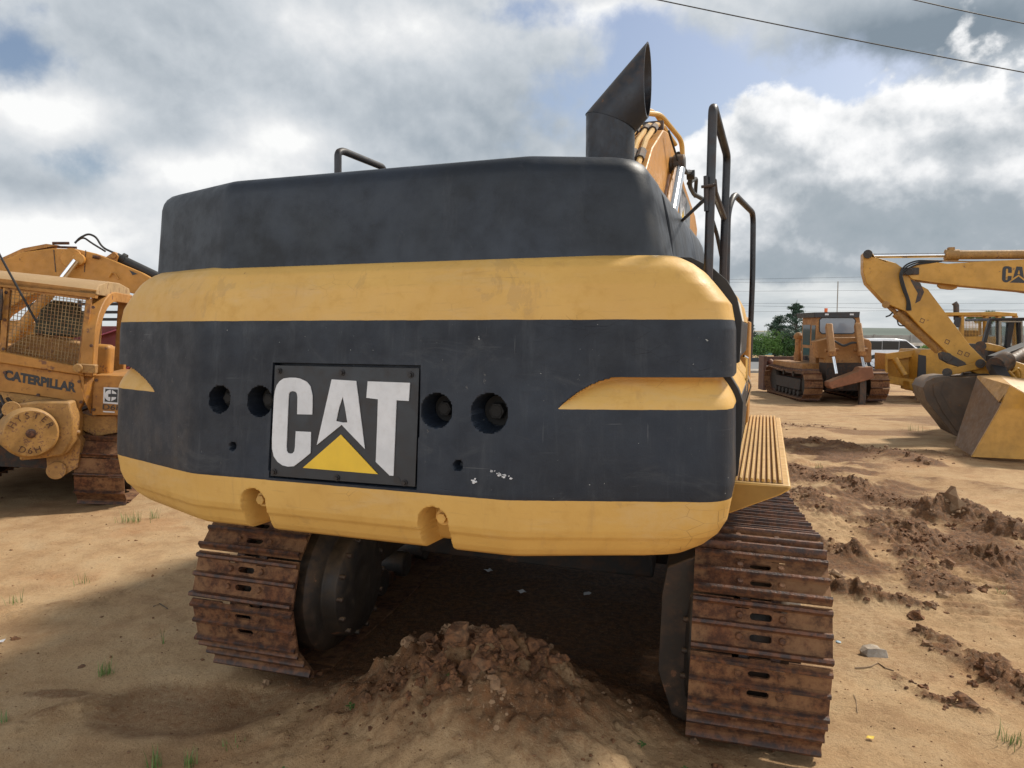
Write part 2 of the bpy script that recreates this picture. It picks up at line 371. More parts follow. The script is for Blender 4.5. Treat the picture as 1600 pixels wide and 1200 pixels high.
def Wd(px, py, d):
    r = ray(px, py); return Vector((0, 0, CAMZ)) + r*(d/r.y)
def Wz(px, py, z=0.0):
    r = ray(px, py); return Vector((0, 0, CAMZ)) + r*((z-CAMZ)/r.z)
def hit(mtx, px, py, axis=1, val=0.0, pt=None, nrm=None):
    """where the line of sight through a pixel meets a plane given in the frame's own axes (used once, to take measurements)"""
    inv = mtx.inverted(); o = inv @ Vector((0, 0, CAMZ)); d = inv.to_3x3() @ ray(px, py)
    if nrm is None:
        return o + d*((val-o[axis])/d[axis])
    return o + d*((Vector(pt)-o).dot(nrm)/d.dot(nrm))
def text_mesh(txt, size, bold=0.0, ext=.002, sx=1.0):
    cu = bpy.data.curves.new('t', 'FONT'); cu.body = txt; cu.size = size; cu.offset = bold; cu.extrude = ext; cu.align_x = 'CENTER'; cu.align_y = 'CENTER'
    ob = bpy.data.objects.new('t', cu); COL.objects.link(ob); bpy.context.view_layer.update()
    me = bpy.data.meshes.new_from_object(ob.evaluated_get(bpy.context.evaluated_depsgraph_get()))
    v = [(q.co.x*sx, q.co.y, q.co.z) for q in me.vertices]; f = [tuple(p.vertices) for p in me.polygons]
    bpy.data.objects.remove(ob); bpy.data.curves.remove(cu); bpy.data.meshes.remove(me)
    return v, f
def place(vf, o, ux, uy):
    """2D mesh onto origin o with axes ux, uy"""
    o, ux, uy = Vector(o), Vector(ux).normalized(), Vector(uy).normalized(); uz = ux.cross(uy)
    return [o + ux*a + uy*b + uz*c for a, b, c in vf[0]], vf[1]
# ================================================================ GROUND
TAB = rng.random((256, 256))
def vnoise(x, y, seed=0):
    x = x + seed*17.31; y = y + seed*9.77
    xi = np.floor(x).astype(int); yi = np.floor(y).astype(int); fx = x-xi; fy = y-yi
    fx = fx*fx*(3-2*fx); fy = fy*fy*(3-2*fy)
    a = TAB[xi & 255, yi & 255]; b = TAB[(xi+1) & 255, yi & 255]; c = TAB[xi & 255, (yi+1) & 255]; d = TAB[(xi+1) & 255, (yi+1) & 255]
    return (a*(1-fx)+b*fx)*(1-fy) + (c*(1-fx)+d*fx)*fy - .5
def fbm(x, y, sc, oc=4, seed=0, g=.5):
    t = 0; a = 1
    for i in range(oc): t = t + a*vnoise(x*sc*2**i, y*sc*2**i, seed+i*3); a *= g
    return t
def sstep(x, a, b):
    t = np.clip((x-a)/(b-a), 0, 1); return t*t*(3-2*t)
def base_h(x, y):
    return -.10 - .20*sstep(y, 6, 23) - .08*sstep(y, 23, 40) + .03*sstep(-x, 0, 3)*sstep(-y, -5, -1) - .05*sstep(x, .4, 1.6)*sstep(-y, -9, -3)
def gpx(px, py, z=-.10):
    q = Wz(px, py, z); return (q.x, q.y)
RIDGES = []   # polyline, half width, height, roughness, damp
def ridge(pts, wd, ht, rough, damp_shade): RIDGES.append(([gpx(*q) for q in pts], wd, ht, rough, damp_shade))
ridge([(1215, 688), (1290, 688), (1335, 698), (1385, 708), (1440, 722)], .30, .10, 1.0, .9)
ridge([(1400, 712), (1450, 704), (1500, 712)], .35, .07, .8, .5)
ridge([(1232, 730), (1290, 748), (1350, 765), (1410, 785), (1460, 805)], .20, .07, 1.2, .95)
ridge([(1455, 806), (1490, 800), (1540, 822), (1600, 838), (1680, 850)], .24, .17, 1.0, 1.0)
ridge([(1240, 778), (1255, 772), (1290, 800)], .22, .09, 1.2, .8)
ridge([(1262, 850), (1300, 852), (1335, 866)], .16, .10, 1.3, .75)
ridge([(1290, 895), (1325, 915), (1345, 925)], .12, .08, 1.3, .85)
ridge([(1370, 815), (1420, 850), (1450, 890), (1475, 915)], .24, .07, 1.4, .9)
ridge([(1430, 830), (1500, 850), (1560, 872)], .22, .05, 1.6, .9)
ridge([(1525, 872), (1580, 880)], .14, .08, 1.6, 1.0)
ridge([(1330, 760), (1420, 745), (1520, 752), (1600, 770)], .25, .04, .8, .35)
ridge([(1360, 930), (1420, 935), (1440, 940)], .10, .07, 1.0, .7)
ridge([(1450, 990), (1500, 1015), (1560, 1060), (1640, 1110)], .14, .05, 1.5, .6)
ridge([(1560, 1030), (1600, 1070), (1640, 1075)], .10, .05, 1.5, .75)
ridge([(1400, 1050), (1460, 1085), (1520, 1100)], .06, .02, 1.5, .5)
ridge([(1180, 660), (1230, 655), (1300, 662)], .5, .03, .8, .5)
ridge([(0, 965), (120, 955), (240, 915), (330, 880)], .18, .035, .6, .25)
ridge([(20, 1150), (90, 1120), (170, 1100)], .10, .03, .8, .3)
CHURN = [gpx(1240, 700), gpx(1330, 790), gpx(1440, 850), gpx(1620, 900)]
MC = gpx(745, 1062, .20)         # centre of the dirt heap
def heap(x, y):
    dx, dy = x-MC[0], y-MC[1]
    rr = np.sqrt((dx/(.70+.12*fbm(x, y, 2.1, 2, 21)))**2 + (dy/.60)**2)
    h = .445*np.exp(-(rr**2.4)*1.0)
    h2 = .16*np.exp(-((dx-.15)/.75)**2 - ((dy+.55)/.42)**2)
    return h + h2, np.exp(-(rr**2)*.9)
def polydist(x, y, pts):
    best = np.full(x.shape, 9e9)
    for (ax, ay), (bx, by) in zip(pts[:-1], pts[1:]):
        vx, vy = bx-ax, by-ay; t = np.clip(((x-ax)*vx+(y-ay)*vy)/(vx*vx+vy*vy), 0, 1)
        best = np.minimum(best, np.hypot(x-ax-t*vx, y-ay-t*vy))
    return best
TR0, TR1, TRW = gpx(1505, 890), gpx(1560, 955), .36   # crawler print strip
def terrain(x, y, fine=True):
    h = base_h(x, y) + .05*fbm(x, y, .45, 3, 1) + .02*fbm(x, y, 1.9, 3, 5)
    damp_shade = np.zeros_like(x); near = sstep(-y, -14, -7)
    if fine:
        h = h + near*(.010*fbm(x, y, 7, 4, 9, .6) + .0)
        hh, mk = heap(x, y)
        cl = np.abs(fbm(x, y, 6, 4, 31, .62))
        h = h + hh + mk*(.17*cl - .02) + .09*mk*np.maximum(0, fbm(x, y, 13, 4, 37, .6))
        damp_shade = np.maximum(damp_shade, np.clip(mk*1.5, 0, 1)*(.62+.7*fbm(x, y, 2.5, 4, 8)))  # heap soil darkened, partly real moist brown, partly shade painted in
        for pts, wd, ht, rg, dm in RIDGES:
            d = polydist(x + .12*fbm(x, y, 3, 3, 41), y + .12*fbm(x, y, 3, 3, 43), pts)
            k = np.exp(-(d/wd)**2)
            n_ = fbm(x, y, 5, 5, 47, .65)
            h = h + k*ht*(.75 + rg*n_*.8) + k*.03*rg*np.abs(fbm(x, y, 14, 4, 53, .7))
            damp_shade = np.maximum(damp_shade, np.clip(dm*(np.exp(-(d/(wd*1.15))**4)*(1.0+n_*1.2)), 0, 1))
        # the broad churned band between the ridges
        cd = polydist(x, y, CHURN); ck = np.exp(-(cd/1.35)**2); cn = fbm(x, y, 1.6, 5, 101, .6)
        h = h + ck*(.055*fbm(x, y, 3.5, 5, 103, .62) + .03*np.abs(fbm(x, y, 11, 4, 107, .65)))
        damp_shade = np.maximum(damp_shade, np.clip(ck*(.66+1.6*cn), 0, .8))
        # worn ruts running away on the right
        rut = sstep(x, .9, 1.8)*near
        h = h + rut*.018*fbm(x*.5+y*.15, y*2.4, 1.6, 4, 61, .6)
        # crawler print
        ax, ay = TR0; bx, by = TR1; L = math.hypot(bx-ax, by-ay); ux, uy = (bx-ax)/L, (by-ay)/L
        s = (x-ax)*ux+(y-ay)*uy; t = -(x-ax)*uy+(y-ay)*ux
        m_ = sstep(s, -.15, .05)*sstep(-s, -L-.35, -L-.05)*sstep(-np.abs(t), -TRW, -TRW+.08)
        h = h + m_*(.028*np.abs(np.sin((s+.05*fbm(x, y, 3, 2, 3))*math.pi/.115)) - .01)
        # shallow hollow of darker sand at the lower left
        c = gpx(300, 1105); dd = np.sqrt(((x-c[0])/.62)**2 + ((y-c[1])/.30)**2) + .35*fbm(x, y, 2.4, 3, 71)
        h = h - .05*sstep(-dd, -1.15, -.4); damp_shade = np.maximum(damp_shade, .5*sstep(-dd, -1.25, -.7))
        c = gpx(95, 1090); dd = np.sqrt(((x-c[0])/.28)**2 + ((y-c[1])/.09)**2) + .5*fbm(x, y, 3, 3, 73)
        damp_shade = np.maximum(damp_shade, .55*sstep(-dd, -1.1, -.6))
    # shade under the machine painted into the soil colour, then random darker patches
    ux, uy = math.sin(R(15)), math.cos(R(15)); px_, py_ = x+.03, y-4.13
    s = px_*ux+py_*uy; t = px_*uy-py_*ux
    damp_shade = np.maximum(damp_shade, .95*sstep(s, -.9, .0)*sstep(-s, -5.8, -4.6)*sstep(-np.abs(t), -1.75, -1.1))
    damp_shade = np.maximum(damp_shade, .35*sstep(fbm(x, y, .8, 4, 81), .12, .38))
    damp_shade = np.maximum(damp_shade, .55*sstep(fbm(x, y*1.8, .35, 4, 85), .1, .35)*sstep(y, 9, 14))
    return h, np.clip(damp_shade, 0, 1)
def g_h(x, y):
    return float(terrain(np.array([float(x)]), np.array([float(y)]))[0][0])
def axis_samples(lo, hi, step, far, grow):
    a = list(np.arange(lo, hi, step)); s_ = step; up = [hi]
    while up[-1] < far: s_ *= grow; up.append(up[-1]+s_)
    s_ = step; dn = [lo]
    while dn[-1] > -far: s_ *= grow; dn.append(dn[-1]-s_)
    return np.array(dn[:0:-1] + a + up)
xs = axis_samples(-4.6, 4.8, .016, 900, 1.07)
ysl = [1.5]
while ysl[-1] < 900: ysl.append(ysl[-1] + max(.015, .0042*ysl[-1] if ysl[-1] < 30 else .05*(ysl[-1]-25)))
ysn = [-60, -30, -15, -7, -3, -1, 0, .6, 1.1, 1.35]
ys = np.array(ysn + ysl)
GX, GY = np.meshgrid(xs, ys)
GH, GD = terrain(GX, GY)
nx, ny = len(xs), len(ys)
me = bpy.data.meshes.new('ground'); me.vertices.add(nx*ny)
me.vertices.foreach_set('co', np.stack([GX, GY, GH], -1).astype(np.float32).ravel())
ii = (np.arange(ny-1)[:, None]*nx + np.arange(nx-1)[None]).ravel()
fc = np.stack([ii, ii+1, ii+nx+1, ii+nx], -1).astype(np.int32)
me.loops.add(fc.size); me.loops.foreach_set('vertex_index', fc.ravel()); me.polygons.add(len(fc))
me.polygons.foreach_set('loop_start', np.arange(0, fc.size, 4, dtype=np.int32)); me.polygons.foreach_set('use_smooth', np.ones(len(fc), bool))
me.update(); at = me.attributes.new('damp_shade', 'FLOAT', 'POINT'); at.data.foreach_set('value', GD.astype(np.float32).ravel())
ground = bpy.data.objects.new('ground', me); COL.objects.link(ground); tag(ground, kind='structure')
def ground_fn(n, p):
    o = n.n('ShaderNodeNewGeometry').outputs['Position']; d = n.n('ShaderNodeAttribute', attribute_name='damp_shade').outputs['Fac']
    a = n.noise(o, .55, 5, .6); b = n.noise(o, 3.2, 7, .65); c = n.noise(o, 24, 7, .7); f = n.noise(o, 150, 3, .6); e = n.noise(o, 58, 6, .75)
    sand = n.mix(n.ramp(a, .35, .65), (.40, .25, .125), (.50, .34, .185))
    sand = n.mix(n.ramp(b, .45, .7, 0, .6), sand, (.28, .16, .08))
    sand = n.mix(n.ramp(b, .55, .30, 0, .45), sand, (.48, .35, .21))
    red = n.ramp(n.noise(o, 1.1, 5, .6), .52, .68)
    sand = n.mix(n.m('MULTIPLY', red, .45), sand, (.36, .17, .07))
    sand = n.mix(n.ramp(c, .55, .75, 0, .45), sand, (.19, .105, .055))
    soil = n.mix(n.ramp(c, .35, .65), (.060, .028, .014), (.20, .088, .035))  # dark soil colour, also stands for shade under machine and on heap
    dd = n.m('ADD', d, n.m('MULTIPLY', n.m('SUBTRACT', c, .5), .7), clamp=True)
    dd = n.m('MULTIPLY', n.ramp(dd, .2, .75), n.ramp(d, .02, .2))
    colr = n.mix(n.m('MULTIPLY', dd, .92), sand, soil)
    v = n.n('ShaderNodeTexVoronoi'); n.put(v.inputs['Vector'], o); v.inputs['Scale'].default_value = 42
    peb = n.m('MULTIPLY', n.ramp(v.outputs['Distance'], .16, .10), n.ramp(n.noise(o, 9, 3), .57, .66))
    colr = n.mix(n.m('MULTIPLY', peb, .6), colr, n.mix(f, (.10, .065, .045), (.45, .33, .22)))
    colr = n.mix(n.ramp(f, .5, .85, 0, .35), colr, (.20, .12, .07))
    colr = n.mix(n.ramp(e, .50, .72, 0, .55), colr, (.17, .10, .055)); colr = n.mix(n.ramp(e, .46, .30, 0, .35), colr, (.60, .46, .29))
    P(n, p, Base_Color=colr, Roughness=n.ramp(d, 0, 1, .95, .8)); p.inputs['Specular IOR Level'].default_value = .25
    h = n.m('ADD', n.m('ADD', n.m('MULTIPLY', c, 1.0), n.m('ADD', n.m('MULTIPLY', f, .5), n.m('MULTIPLY', e, .9))), n.m('ADD', n.m('MULTIPLY', peb, .25), n.m('MULTIPLY', b, 1.5)))
    bump(n, p, h, .75, .018)
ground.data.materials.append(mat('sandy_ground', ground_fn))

# ================================================================ MAIN EXCAVATOR
YAW = 19.0
CX0, CY0 = -.68, 2.95
RM = frame(CX0, CY0, 0, YAW)
exc = empty('excavator', RM)
tag(exc, 'big yellow and charcoal tracked excavator seen from behind, filling the middle of the yard', 'excavator')
YT = lambda z: .10*(z-1.32)                      # the rear face leans forward going up
def smooth_interp(z, pts):
    zs = [p[0] for p in pts]; vs = [p[1] for p in pts]; return float(np.interp(z, zs, vs))
def cw_ring(z, n_side=70):
    ins = smooth_interp(z, [(1.070, .085), (1.085, .055), (1.11, .038), (1.15, .022), (1.165, .010), (1.19, .003), (1.29, 0), (1.99, 0), (2.12, .018), (2.19, .045), (2.22, .075), (2.235, .11)])
    sid = smooth_interp(z, [(1.070, .24), (1.085, .17), (1.12, .105), (1.165, .055), (1.22, .022), (1.30, .006), (1.36, 0), (1.95, 0), (2.05, .018), (2.12, .07), (2.17, .11), (2.205, .155), (2.235, .21)])
    lean = YT(z) if z > 1.32 else 0
    wl, wr = 1.60-sid-.02*(z-1.32), 1.50-sid-.02*(z-1.32)
    y = lean+ins
    P0 = [(-wl, .62), (-wl, .33+y*.6), (-.80, .03+y), (.70, 0+y), (wr, .24+y*.6), (wr, .62)]
    rad = [0, .12, .05, .04, .11, 0]
    pts = [Vector((a, b, 0)) for a, b in P0]; out = [pts[0]]
    for i in range(1, 5):
        p, a, b = pts[i], pts[i-1], pts[i+1]; da, db = a-p, b-p; k = min(rad[i], da.length*.48, db.length*.48)
        A = p+da.normalized()*k; B = p+db.normalized()*k
        for j in range(13): t = j/12; out.append(A*(1-t)**2+p*2*t*(1-t)+B*t*t)
    out.append(pts[5]); return out
def resample(pl, xsamp):
    """resample the polyline by its own arc length fractions"""
    L = [0]
    for a, b in zip(pl[:-1], pl[1:]): L.append(L[-1]+(b-a).length)
    L = np.array(L)/L[-1]; X_ = np.array([q.x for q in pl]); Y_ = np.array([q.y for q in pl])
    return np.interp(xsamp, L, X_), np.interp(xsamp, L, Y_)
# features on the face, measured once in the machine's own frame
fn = Vector((0, -1, .10)).normalized()
def face(px, py, off=0.0):                      # point on the leaning rear plane (y = YT(z) + off)
    return hit(RM, px, py, pt=(0, off, 1.32), nrm=fn)
PAN = [face(421, 566), face(656, 573), face(649, 765), face(416, 748)]
HOLES = [(face(336, 625), .062), (face(400, 628), .068), (face(681, 642), .070), (face(764, 646), .078)]
SMALL = [(face(357, 699), .017), (face(715, 728), .019)]
NOTCH = [face(386, 790), face(672, 820)]
pz0, pz1 = (PAN[2].z+PAN[3].z)/2, (PAN[0].z+PAN[1].z)/2; pxa, pxb = (PAN[0].x+PAN[3].x)/2, (PAN[1].x+PAN[2].x)/2
ZB, ZT = 1.308, 1.985                            # charcoal band limits
zl = sorted(set(list(np.round(np.arange(1.070, 1.20, .005), 4)) + list(np.round(np.arange(1.20, 2.20, .0062), 4)) + list(np.round(np.arange(2.20, 2.236, .005), 4)) + [2.235, pz0-.002, pz0+.002, pz1-.002, pz1+.002]))
ss = np.concatenate([np.linspace(0, .22, 170, endpoint=False), np.linspace(.22, .72, 350, endpoint=False), np.linspace(.72, 1, 190)])
rowsX, rowsY = [], []
for z in zl:
    a, b = resample(cw_ring(z), ss); rowsX.append(a); rowsY.append(b)
VX, VY = np.array(rowsX), np.array(rowsY); VZ = np.repeat(np.array(zl)[:, None], len(ss), 1)
TX = np.gradient(VX, axis=1); TY = np.gradient(VY, axis=1); ln = np.hypot(TX, TY)+1e-9; NX, NY = TY/ln, -TX/ln   # outward = away from +Y
inw = np.zeros_like(VX); sd = np.maximum(ZB-VZ, VZ-ZT)       # sd > 0 yellow
# the two sculpted yellow scoops: z of lower edge constant, upper edge a curve falling to a tip
def scoop(side):
    if side > 0:
        zlo = face(900, 640).z - .0; tip = face(872, 639).x; top_x = hit(RM, 965, 592, pt=(0, .1, 0), nrm=Vector((-.36, -.93, 0))).x
        u = (VX-tip)/.42
    else:
        u = (-1.18-VX)/.30
        zlo = 1.60
    return u, zlo
r_tip = hit(RM, 872, 639, pt=(.70, 0+.04, 1.6), nrm=Vector((-.29, .957, -.06))); r_top = hit(RM, 975, 591, pt=(.70, .04, 1.6), nrm=Vector((-.29, .957, -.06)))
l_tip = hit(RM, 250, 607, pt=(-.80, .04+.03, 1.6), nrm=Vector((.39, .92, -.06))); l_top = hit(RM, 200, 562, pt=(-.80, .07, 1.6), nrm=Vector((.39, .92, -.06)))
ZLO = r_tip.z; ZHI = r_top.z+.004
for sgn, tip, wtop in ((1, r_tip.x, r_top.x-r_tip.x), (-1, l_tip.x, abs(l_top.x-l_tip.x))):
    u = np.clip(sgn*(VX-tip)/max(wtop, .05), 0, 1.0); u = np.where(sgn*(VX-tip) < 0, -.2, u)
    upper = ZLO + (ZHI-ZLO)*np.where(u < 0, 0, 1-(1-np.clip(u, 0, 1))**1.9)
    hgt = np.maximum(upper-ZLO, 1e-4); t = (VZ-ZLO)/hgt
    inside = (u > 0) & (VZ > ZLO) & (VZ < upper)
    prof = np.clip(t, 0, 1)**1.5*(1-np.clip((t-.86)/.14, 0, 1)**2*.25)
    inw += np.where(inside, .072*prof*np.clip(hgt/(ZHI-ZLO), 0, 1), 0)
    s2 = np.where(u > 0, np.minimum(VZ-ZLO, upper-VZ), -.02)
    sd = np.maximum(sd, np.clip(s2, -.03, .03))
for c, r in HOLES:
    d = np.hypot(VX-c.x, VZ-c.z); inw += .13*(1-sstep(d, r-.010, r-.003)) 
for c, r in SMALL:
    d = np.hypot(VX-c.x, VZ-c.z); inw += .05*(1-sstep(d, r-.006, r+.002))
inpan = (VX > pxa) & (VX < pxb) & (VZ > pz0) & (VZ < pz1)
inw = np.where(inpan, np.maximum(inw, .040), inw)
for c in NOTCH:
    dx = np.abs(VX-c.x); rz = np.where(VZ > c.z, np.hypot(dx, VZ-c.z), dx)
    inw += .13*(1-sstep(rz, .051, .067)); 
inw = np.minimum(inw, .14)
wob = .0016*fbm(VX, VZ, 3.0, 3, 90) + .0006*fbm(VX, VZ, 14, 3, 91)
VX2 = VX - NX*(inw+wob); VY2 = VY - NY*(inw+wob)
ringc = (VX.mean(1), )
nr, nc = VX.shape
verts = np.stack([VX2, VY2, VZ], -1).reshape(-1, 3)
faces = [(j*nc+i, j*nc+i+1, (j+1)*nc+i+1, (j+1)*nc+i) for j in range(nr-1) for i in range(nc-1)]
mbc = MB(); mbc.add(verts, faces)
nv = len(mbc.v)
# underside, top and the forward end
mbc.f.append(tuple(range(nc))); mbc.mi.append(0); mbc.f.append(tuple((nr-1)*nc+i for i in range(nc))[::-1]); mbc.mi.append(0)
mbc.f.append(tuple(j*nc for j in range(nr)) + tuple(j*nc+nc-1 for j in range(nr-1, -1, -1))); mbc.mi.append(0)
cw = mbc.build('counterweight', 'band', exc, smooth=50)
a_ = cw.data.attributes.new('band', 'FLOAT', 'POINT'); a_.data.foreach_set('value', np.clip(sd, -.05, .05).astype(np.float32).ravel())
# bolts inside the round recesses
for c, r in HOLES:
    b = MB(); y = YT(c.z)+.125
    b.cyl((c.x, y, c.z), (c.x, y-.012, c.z), r*.78, n=24); b.cyl((c.x, y-.012, c.z), (c.x, y-.045, c.z), r*.46, r*.42, n=6)
    b.cyl((c.x, y-.045, c.z), (c.x, y-.048, c.z), r*.32, r*.3, n=16)
    b.build('bolt', 'gap', cw, bevel=.002)  # near-black paints the shade inside the recesses
for c in NOTCH:
    b = MB(); y = .10
    b.cyl((c.x+.02, y, c.z+.012), (c.x+.02, y-.03, c.z+.012), .036, .034, n=20); b.cyl((c.x+.02, y-.03, c.z+.012), (c.x+.02, y-.055, c.z+.012), .021, n=6)
    b.build('bolt', 'yellow_side', cw, bevel=.002)
# the badge plate with its cut letters
def ploc(cx, cy, off): return face(400+cx/3.75, 540+cy/3.75, off)
OFF = .020
b = MB(); pl = [(pxa+.009, pz0+.007), (pxb-.011, pz0+.007), (pxb-.011, pz1-.010), (pxa+.009, pz1-.010)]
b.loops([[(x, YT(z)+OFF, z) for x, z in pl]], (0, .006, 0)); badge = b.build('badge_plate', 'plate', cw, bevel=.0015)
Lc = [(200,185),(235,185),(262,190),(300,208),(322,236),(334,290),(334,345),(332,402),(245,400),(246,350),(247,300),(243,276),(234,267),(218,264),(203,268),(196,282),(193,330),(187,470),(182,590),(184,614),(191,628),(205,632),(218,630),(228,618),(232,595),(234,550),(237,500),(325,504),(324,570),(322,628),(275,668),(225,706),(190,708),(158,700),(130,680),(108,648),(98,600),(98,540),(104,410),(110,300),(115,262),(125,230),(142,206),(165,190)]
La = [(447,195),(590,204),(640,603),(505,462),(360,580),(402,395)]; Lah = [(512,297),(525,360),(539,448),(512,449),(473,440),(490,360)]
Lt = [(658,206),(905,215),(898,322),(826,318),(817,540),(808,762),(786,760),(705,680),(712,500),(718,312),(650,303)]
Ltri = [(500,520),(608,636),(716,752),(500,734),(278,715),(390,617)]
def glyph_uv():
    """the same letters flattened to plate coordinates (u across, v up, in plate widths)"""
    o = Vector((pxa, 0, pz0)); W_ = pxb-pxa
    f = lambda L: [((ploc(x, y, OFF).x-o.x)/W_, (ploc(x, y, OFF).z-o.z)/W_) for x, y in L]
    return [f(Lc)], [f(La), f(Lah)], [f(Lt)], [f(Ltri)]
GLY = glyph_uv()
def put_logo(o, ux, uy, size, letter_mat, tri_mat, parent, thick=.004):
    o, ux, uy = Vector(o), Vector(ux).normalized(), Vector(uy).normalized(); nrm = ux.cross(uy)
    b = MB()
    for g_ in GLY[:3]: b.loops([[o+ux*a*size+uy*v*size for a, v in lp] for lp in g_], nrm*thick)
    b.build('lettering', letter_mat, parent, smooth=0)
    b = MB(); b.loops([[o+ux*a*size+uy*v*size for a, v in lp] for lp in GLY[3]], nrm*thick); b.build('triangle_mark', tri_mat, parent, smooth=0)
put_logo((pxa, YT(pz0)+OFF-.001, pz0), (1, 0, 0), (0, .10, 1), pxb-pxa, 'white', 'tri', badge)
for cx, cy in ((136, 148), (503, 158), (905, 171), (106, 740), (475, 775), (870, 804)):
    q = ploc(cx, cy, OFF); b = MB(); b.cyl(q, q+Vector((0, -.004, 0)), .0135, n=18); b.cyl(q+Vector((0, -.004, 0)), q+Vector((0, -.012, 0)), .0085, n=6); b.build('screw', 'plate', badge)
q = ploc(826, 790, OFF); b = MB(); b.cyl(q, q+Vector((0, -.0015, 0)), .015, n=18); b.build('plug', 'logo_black', badge)
# worn decal scraps
b = MB(); random.seed(11)
for i in range(26):
    cx = random.choice([random.gauss(1280, 14), random.gauss(1390, 32), random.gauss(1440, 20)]); cy = 790 if cx < 1320 else 745+ (cx-1390)*.3
    q = ploc(cx, cy+random.gauss(0, 9), -.002); s_ = random.uniform(.002, .006)
    poly = [(q.x+s_*random.uniform(.5, 1.6)*math.cos(t*1.05), q.z+s_*random.uniform(.4, 1)*math.sin(t*1.05)) for t in range(6)]
    b.loops([[(x, YT(z)-.003+max(0, (x-.70))*.29, z) for x, z in poly]], (0, .003, 0))
b.build('decal_scrap', 'white', cw, smooth=0)

# ---- engine hood above the counterweight
def ring_poly(P0, rad, z, seg=10):
    pts = [Vector((a, b_, 0)) for a, b_ in P0]; out = []
    n = len(pts)
    for i in range(n):
        p, a, c = pts[i], pts[i-1], pts[(i+1) % n]; da, dc = a-p, c-p; k = min(rad[i], da.length*.45, dc.length*.45)
        if k <= 0: k = 1e-3
        A = p+da.normalized()*k; B = p+dc.normalized()*k
        for j in range(seg+1): t = j/seg; q = A*(1-t)**2+p*2*t*(1-t)+B*t*t; out.append((q.x, q.y, z))
    return out
HT = 2.640
def hood_ring(z, ex=0, y1=.80):
    t = (z-2.22)/(HT-2.22); wl = 1.425-.03*t-ex; wr = 1.215-.085*t-ex; y = .175+.05*t+ex
    return ring_poly([(-wl, y1), (-wl, .39+y*.5), (-.75, .03+y), (.70, .0+y), (wr, .24+y*.7), (wr, y1)], [0, .09, .03, .03, .10, 0], z)
b = MB(); rings = [hood_ring(2.20)] + [hood_ring(z) for z in (2.3, 2.4, 2.5, 2.56)] + [hood_ring(HT-.05, .006), hood_ring(HT-.028, .018), hood_ring(HT-.012, .036), hood_ring(HT-.003, .06), hood_ring(HT, .09)]
b.loft(rings); hood = b.build('engine_hood', 'hood', exc, smooth=40)
def hood_side(y0, y1, name, mt, mir=1):
    b = MB(); prof = [(1.208, 2.20), (1.195, 2.35), (1.175, 2.46), (1.155, 2.54), (1.13, 2.59), (1.10, 2.62), (1.05, 2.636), (0, 2.636), (0, 2.20)]
    if mir < 0: prof = [(-(x+.19), z) for x, z in prof]
    b.loops([[(x, y0, z) for x, z in prof]], (0, y1-y0, 0)); return b.build(name, mt, exc, bevel=.006)
hood_side(.826, 2.02, 'hood_panel', 'hood'); hood_side(2.032, 2.96, 'hood_panel', 'hood'); hood_side(.81, 2.96, 'hood_panel', 'hood', -1)
b = MB(); b.box(-1.30, 1.10, .5, 2.90, 2.1, 2.56); b.build('hood_liner', 'gap', exc)
# ---- side body with doors (right) and the plain left side
def side_body(y0, y1, x1, parts, mir=1):
    prof = [(x1, 1.34), (x1+.015, 1.62), (x1-.045, 1.655), (x1-.03, 1.70), (x1+.01, 1.80), (x1+.008, 1.985), (x1-.025, 2.08), (x1-.075, 2.17), (x1-.15, 2.225), (x1-.26, 2.24)]
    return prof
X1 = 1.49
def swept(name, prof, y0, y1, mt, th=.03, mir=1, par=None):
    b = MB(); inner = [(x-th, z) for x, z in prof][::-1]; poly = [(x*mir, z) for x, z in prof+inner]
    b.loops([[(x, y0, z) for x, z in poly]], (0, y1-y0, 0)); return b.build(name, mt, par or exc, bevel=.004, smooth=50)
low = [(X1, 1.335), (X1+.012, 1.50), (X1+.015, 1.645)]
scp = [(X1+.014, 1.647), (X1-.005, 1.70), (X1-.045, 1.765), (X1-.038, 1.80)]
mid = [(X1-.036, 1.803), (X1-.004, 1.812), (X1+.002, 1.985)]
top = [(X1+.001, 1.988), (X1-.02, 2.08), (X1-.06, 2.15), (X1-.12, 2.205), (X1-.20, 2.235), (X1-.30, 2.24), (X1-.36, 2.24)]
for y0, y1, tm in ((.665, 1.60, 'cream'), (1.612, 2.40, 'yellow')):  # cream top of the first door paints glare into its colour
    dr = swept('side_door', low, y0, y1, 'char'); swept('door_scoop', scp, y0, y1, 'yellow', par=dr); swept('door_band', mid, y0, y1, 'char', par=dr); swept('door_top', top, y0, y1, tm, par=dr)
b = MB(); b.box(X1-.012, X1+.0, .0, .0, 0, 0); 
for mir in (-1,):
    full = low+scp[1:]+mid[1:]+top[1:]
    swept('side_door', [(x+.06, z) for x, z in full], .665, 3.0, 'yellow', mir=-1)
b = MB(); b.box(-1.50, 1.40, .50, 2.95, 1.25, 2.04); b.build('engine_bay', 'gap', exc)
b = MB(); b.prism([(X1+.008, 2.06), (X1+.004, 1.84), (X1+.012, 1.84), (X1+.010, 2.0)], 'xz', .74, .98) 
b = MB(); b.loops([[(X1+.0035, y, z) for y, z in ((.74, 1.84), (.98, 1.84), (.98, 1.95), (.74, 1.95))]], (.003, 0, 0)); b.build('notice_sticker', 'white', exc, smooth=0)
b = MB(); b.tube([(X1, 1.70, 1.80), (X1+.018, 1.72, 1.79), (X1+.018, 1.80, 1.70), (X1+.01, 1.82, 1.60)], .008); b.tube([(X1+.01, 1.9, 1.70), (X1+.04, 1.92, 1.62), (X1+.01, 1.95, 1.50)], .006); b.build('door_latch', 'chrome', exc)
b = MB(); b.box(X1-.05, X1+.015, 2.42, 2.96, 1.34, 2.0); b.build('tool_box', 'orange_yellow', exc, bevel=.01)
